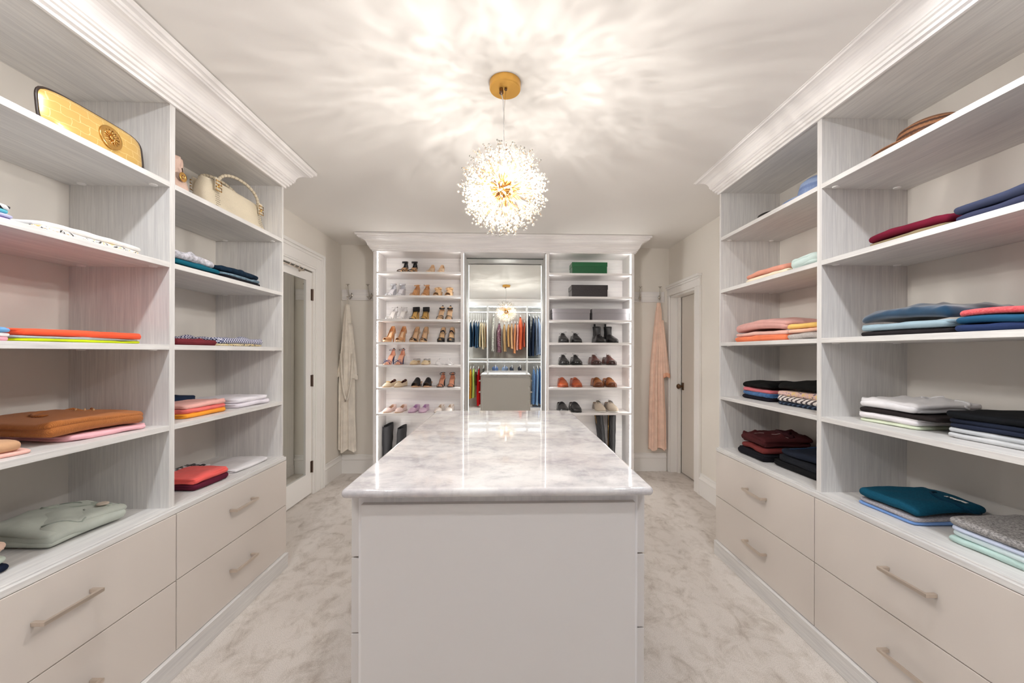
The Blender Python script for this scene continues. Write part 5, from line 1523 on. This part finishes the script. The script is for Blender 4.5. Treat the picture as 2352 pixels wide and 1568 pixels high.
pair('flat', [K((246, 222, 214)), K((214, 176, 150), .5), K((236, 200, 160))], xs(903), xs(927), SZ[6], 'blush ballet flat', 'on the seventh shelf', WG, (-.22, -.14), 'flat', 'ballet_flat', point=.35, stud=lg)
pair('flat', [K((222, 192, 214)), K((196, 150, 196), .5), K((200, 160, 190))], xs(957), xs(978), SZ[6], 'lilac ballet flat', 'on the seventh shelf', WG, (-.16, -.10), 'flat', 'ballet_flat', stud=lg)
pair('flat', [K((246, 236, 228)), K((216, 192, 168), .5), K((240, 224, 206))], xs(1014), xs(1036), SZ[6], 'cream-white ballet flat', 'on the seventh shelf', WG, (-.14, -.08), 'flat', 'ballet_flat', point=.4, stud=lg)

bl_ = K((30, 30, 32), .28, None, .3); bl2 = K((36, 36, 38), .3, None, .3); ink = K((18, 18, 20), .5)
pair('derby', [bl_, ink, ink], xs(1295), xs(1322.5), SZ[3], 'black polished lace-up shoe with loose laces', 'on the fourth shelf', MG, (-.06, .06), 'dress shoe', 'lace_up_shoe', spread=1.5)
pair('chelsea', [K((30, 28, 30), .3, None, .3), ink, ink], xs(1374), xs(1400), SZ[3], 'black leather chelsea boot with pull tab', 'on the fourth shelf', MG, (.12, .16), 'ankle boot', 'ankle_boot')
pair('derby', [bl2, ink, ink], xs(1295), xs(1322.5), SZ[4], 'black round-toe lace-up shoe', 'on the fifth shelf', MG, (0, .05), 'dress shoe', 'lace_up_shoe', spread=1.3, cap=bl_)
br_ = K((126, 62, 46), .3, (80, 36, 32), .3); brd = K((56, 30, 28), .2, None, .4)
pair('derby', [br_, brd, brd], xs(1366), xs(1398.5), SZ[4], 'burgundy-brown wing-tip lace-up shoe', 'on the fifth shelf', MG, (.05, .12), 'dress shoe', 'lace_up_shoe', cap=brd, lace=K((90, 50, 36)))
cg = K((196, 96, 44), .3, (150, 60, 30), .3); cgd = K((120, 48, 28), .3)
pair('loafer', [cg, K((150, 70, 34)), K((176, 84, 50))], xs(1293), xs(1322), SZ[5], 'cognac burnished slip-on loafer', 'on the sixth shelf', MG, (-.02, .06), 'loafer', 'loafer', dark=cgd)
hn = K((190, 122, 52), .35, (150, 84, 36), .3); hnd = K((110, 58, 30), .3)
pair('monk', [hn, K((140, 84, 44)), hnd], xs(1372), xs(1399), SZ[5], 'honey brown monk-strap shoe', 'on the sixth shelf', MG, (.02, .14), 'monk shoe', 'monk_strap_shoe', dark=hnd, cap=hnd)
pair('monk', [bl2, K((60, 52, 48)), ink], xs(1291), xs(1319), SZ[6], 'black double monk-strap shoe', 'on the seventh shelf', MG, (.02, .12), 'monk shoe', 'monk_strap_shoe', dark=bl_)
tp = K((196, 182, 164), .7); wsole = K((240, 236, 228), .5)
pair('derby', [tp, K((150, 112, 80), .6), wsole], xs(1376), xs(1403.5), SZ[6], 'taupe suede lace-up with white sole', 'on the seventh shelf', MG, (.06, .10), 'casual shoe', 'lace_up_shoe', qm=K((150, 140, 130), .7), lace=K((70, 64, 62), .7), spread=.8)


def tall_boot(x, z, h, rz, lean, mat, label, group, flop=0, quilt=False, w0=.052, Y=4.03):
    r = thing('tall_boot', label, 'boot', (x, Y + .24, z), group); r.rotation_euler = (0, 0, rz)
    l = Last(.25, .012, .040, .2, .010)
    rows = []
    for i in range(26):
        q = i / 25; zz = .05 + q * (h - .05); rx = (.036 + (w0 - .036) * sstep(q * 1.4)) * (1 - .25 * flop * q); ry = (.052 + .012 * sstep(q)) * (1 - .4 * flop * q)
        cx = lean * q ** 1.5; cy = -.070 + .010 * q
        rows.append([(cx + rx * cos(a) * (1 + .03 * sin(q * 22 + a)), cy + ry * sin(a), zz + .022 * cos(a - .6) * (q > .98) * 1.0) for a in [2 * pi * k / 32 for k in range(32)]])
    b = MB(); b.grid(rows, closev=True, flip=True); sh_ = solid(b.build('shaft', mat, None, True), .003, 0); sh_.parent = r
    if quilt:
        b = MB()
        for d in (1, -1):
            for k in range(10):
                pts = []
                for i in range(0, 26):
                    q = i / 25; a = 2 * pi * k / 10 + d * q * 3.4; rx = (.036 + (w0 - .036) * sstep(q * 1.4)) + .0012; ry = (.052 + .012 * sstep(q)) + .0012
                    pts.append((lean * q ** 1.5 + rx * cos(a) * (1 + .03 * sin(q * 22 + a)), -.070 + .010 * q + ry * sin(a), .05 + q * (h - .06)))
                b.tube(pts, .0011, 4, False)
        o = b.build('quilting', K((58, 56, 58), .7), None, True); o.parent = sh_
        o = MB().tube([(-w0 - .001 + lean, -.09, h - .01), (-w0 * .98, -.085, h * .5), (-.040, -.085, .10)], .0022, 5).build('zip', gold, None, True); o.parent = r
    v = vamp(l, .34, 1.0, .085, .03, False, .04, power=.55, ht=([0, .2, .5, .8, 1], [.10, .085, .052, .038, .026]))
    for n_, m, so in (('foot', v, .002), ('heel_counter', quarter(l, .40, .08, .08, .08, .15), .002), ('outsole', footbed(l, 0, 1, .007, .002, -.002), 0), ('heel', heel_mb(Last(.25, .03, .036, .1, .012), 'block'), 0)):
        ob = m.build(n_, mat if so else ink, None, True); ob.parent = r
        if so: solid(ob, so, 0)
    return r


bs = K((34, 33, 36), .75)
BG = 'tall boots under the shoe shelves'
tall_boot(xs(889), .12, .42, -.05, .005, bs, 'tall black suede boot standing at the far left under the shoe shelves', BG, .0)
tall_boot(xs(920), .12, .40, -.05, .012, bs, 'tall black suede boot second from the left, top leaning', BG, .5)
tall_boot(xs(1390), .12, .535, .0, -.045, K((28, 28, 30), .6), 'tall black quilted boot leaning left under the right shoe shelves', BG, .0, True, .040)
tall_boot(xs(1411), .12, .53, .0, .004, K((28, 28, 30), .6), 'tall black quilted boot with a gold zip, upright at the right', BG, .0, True, .040)
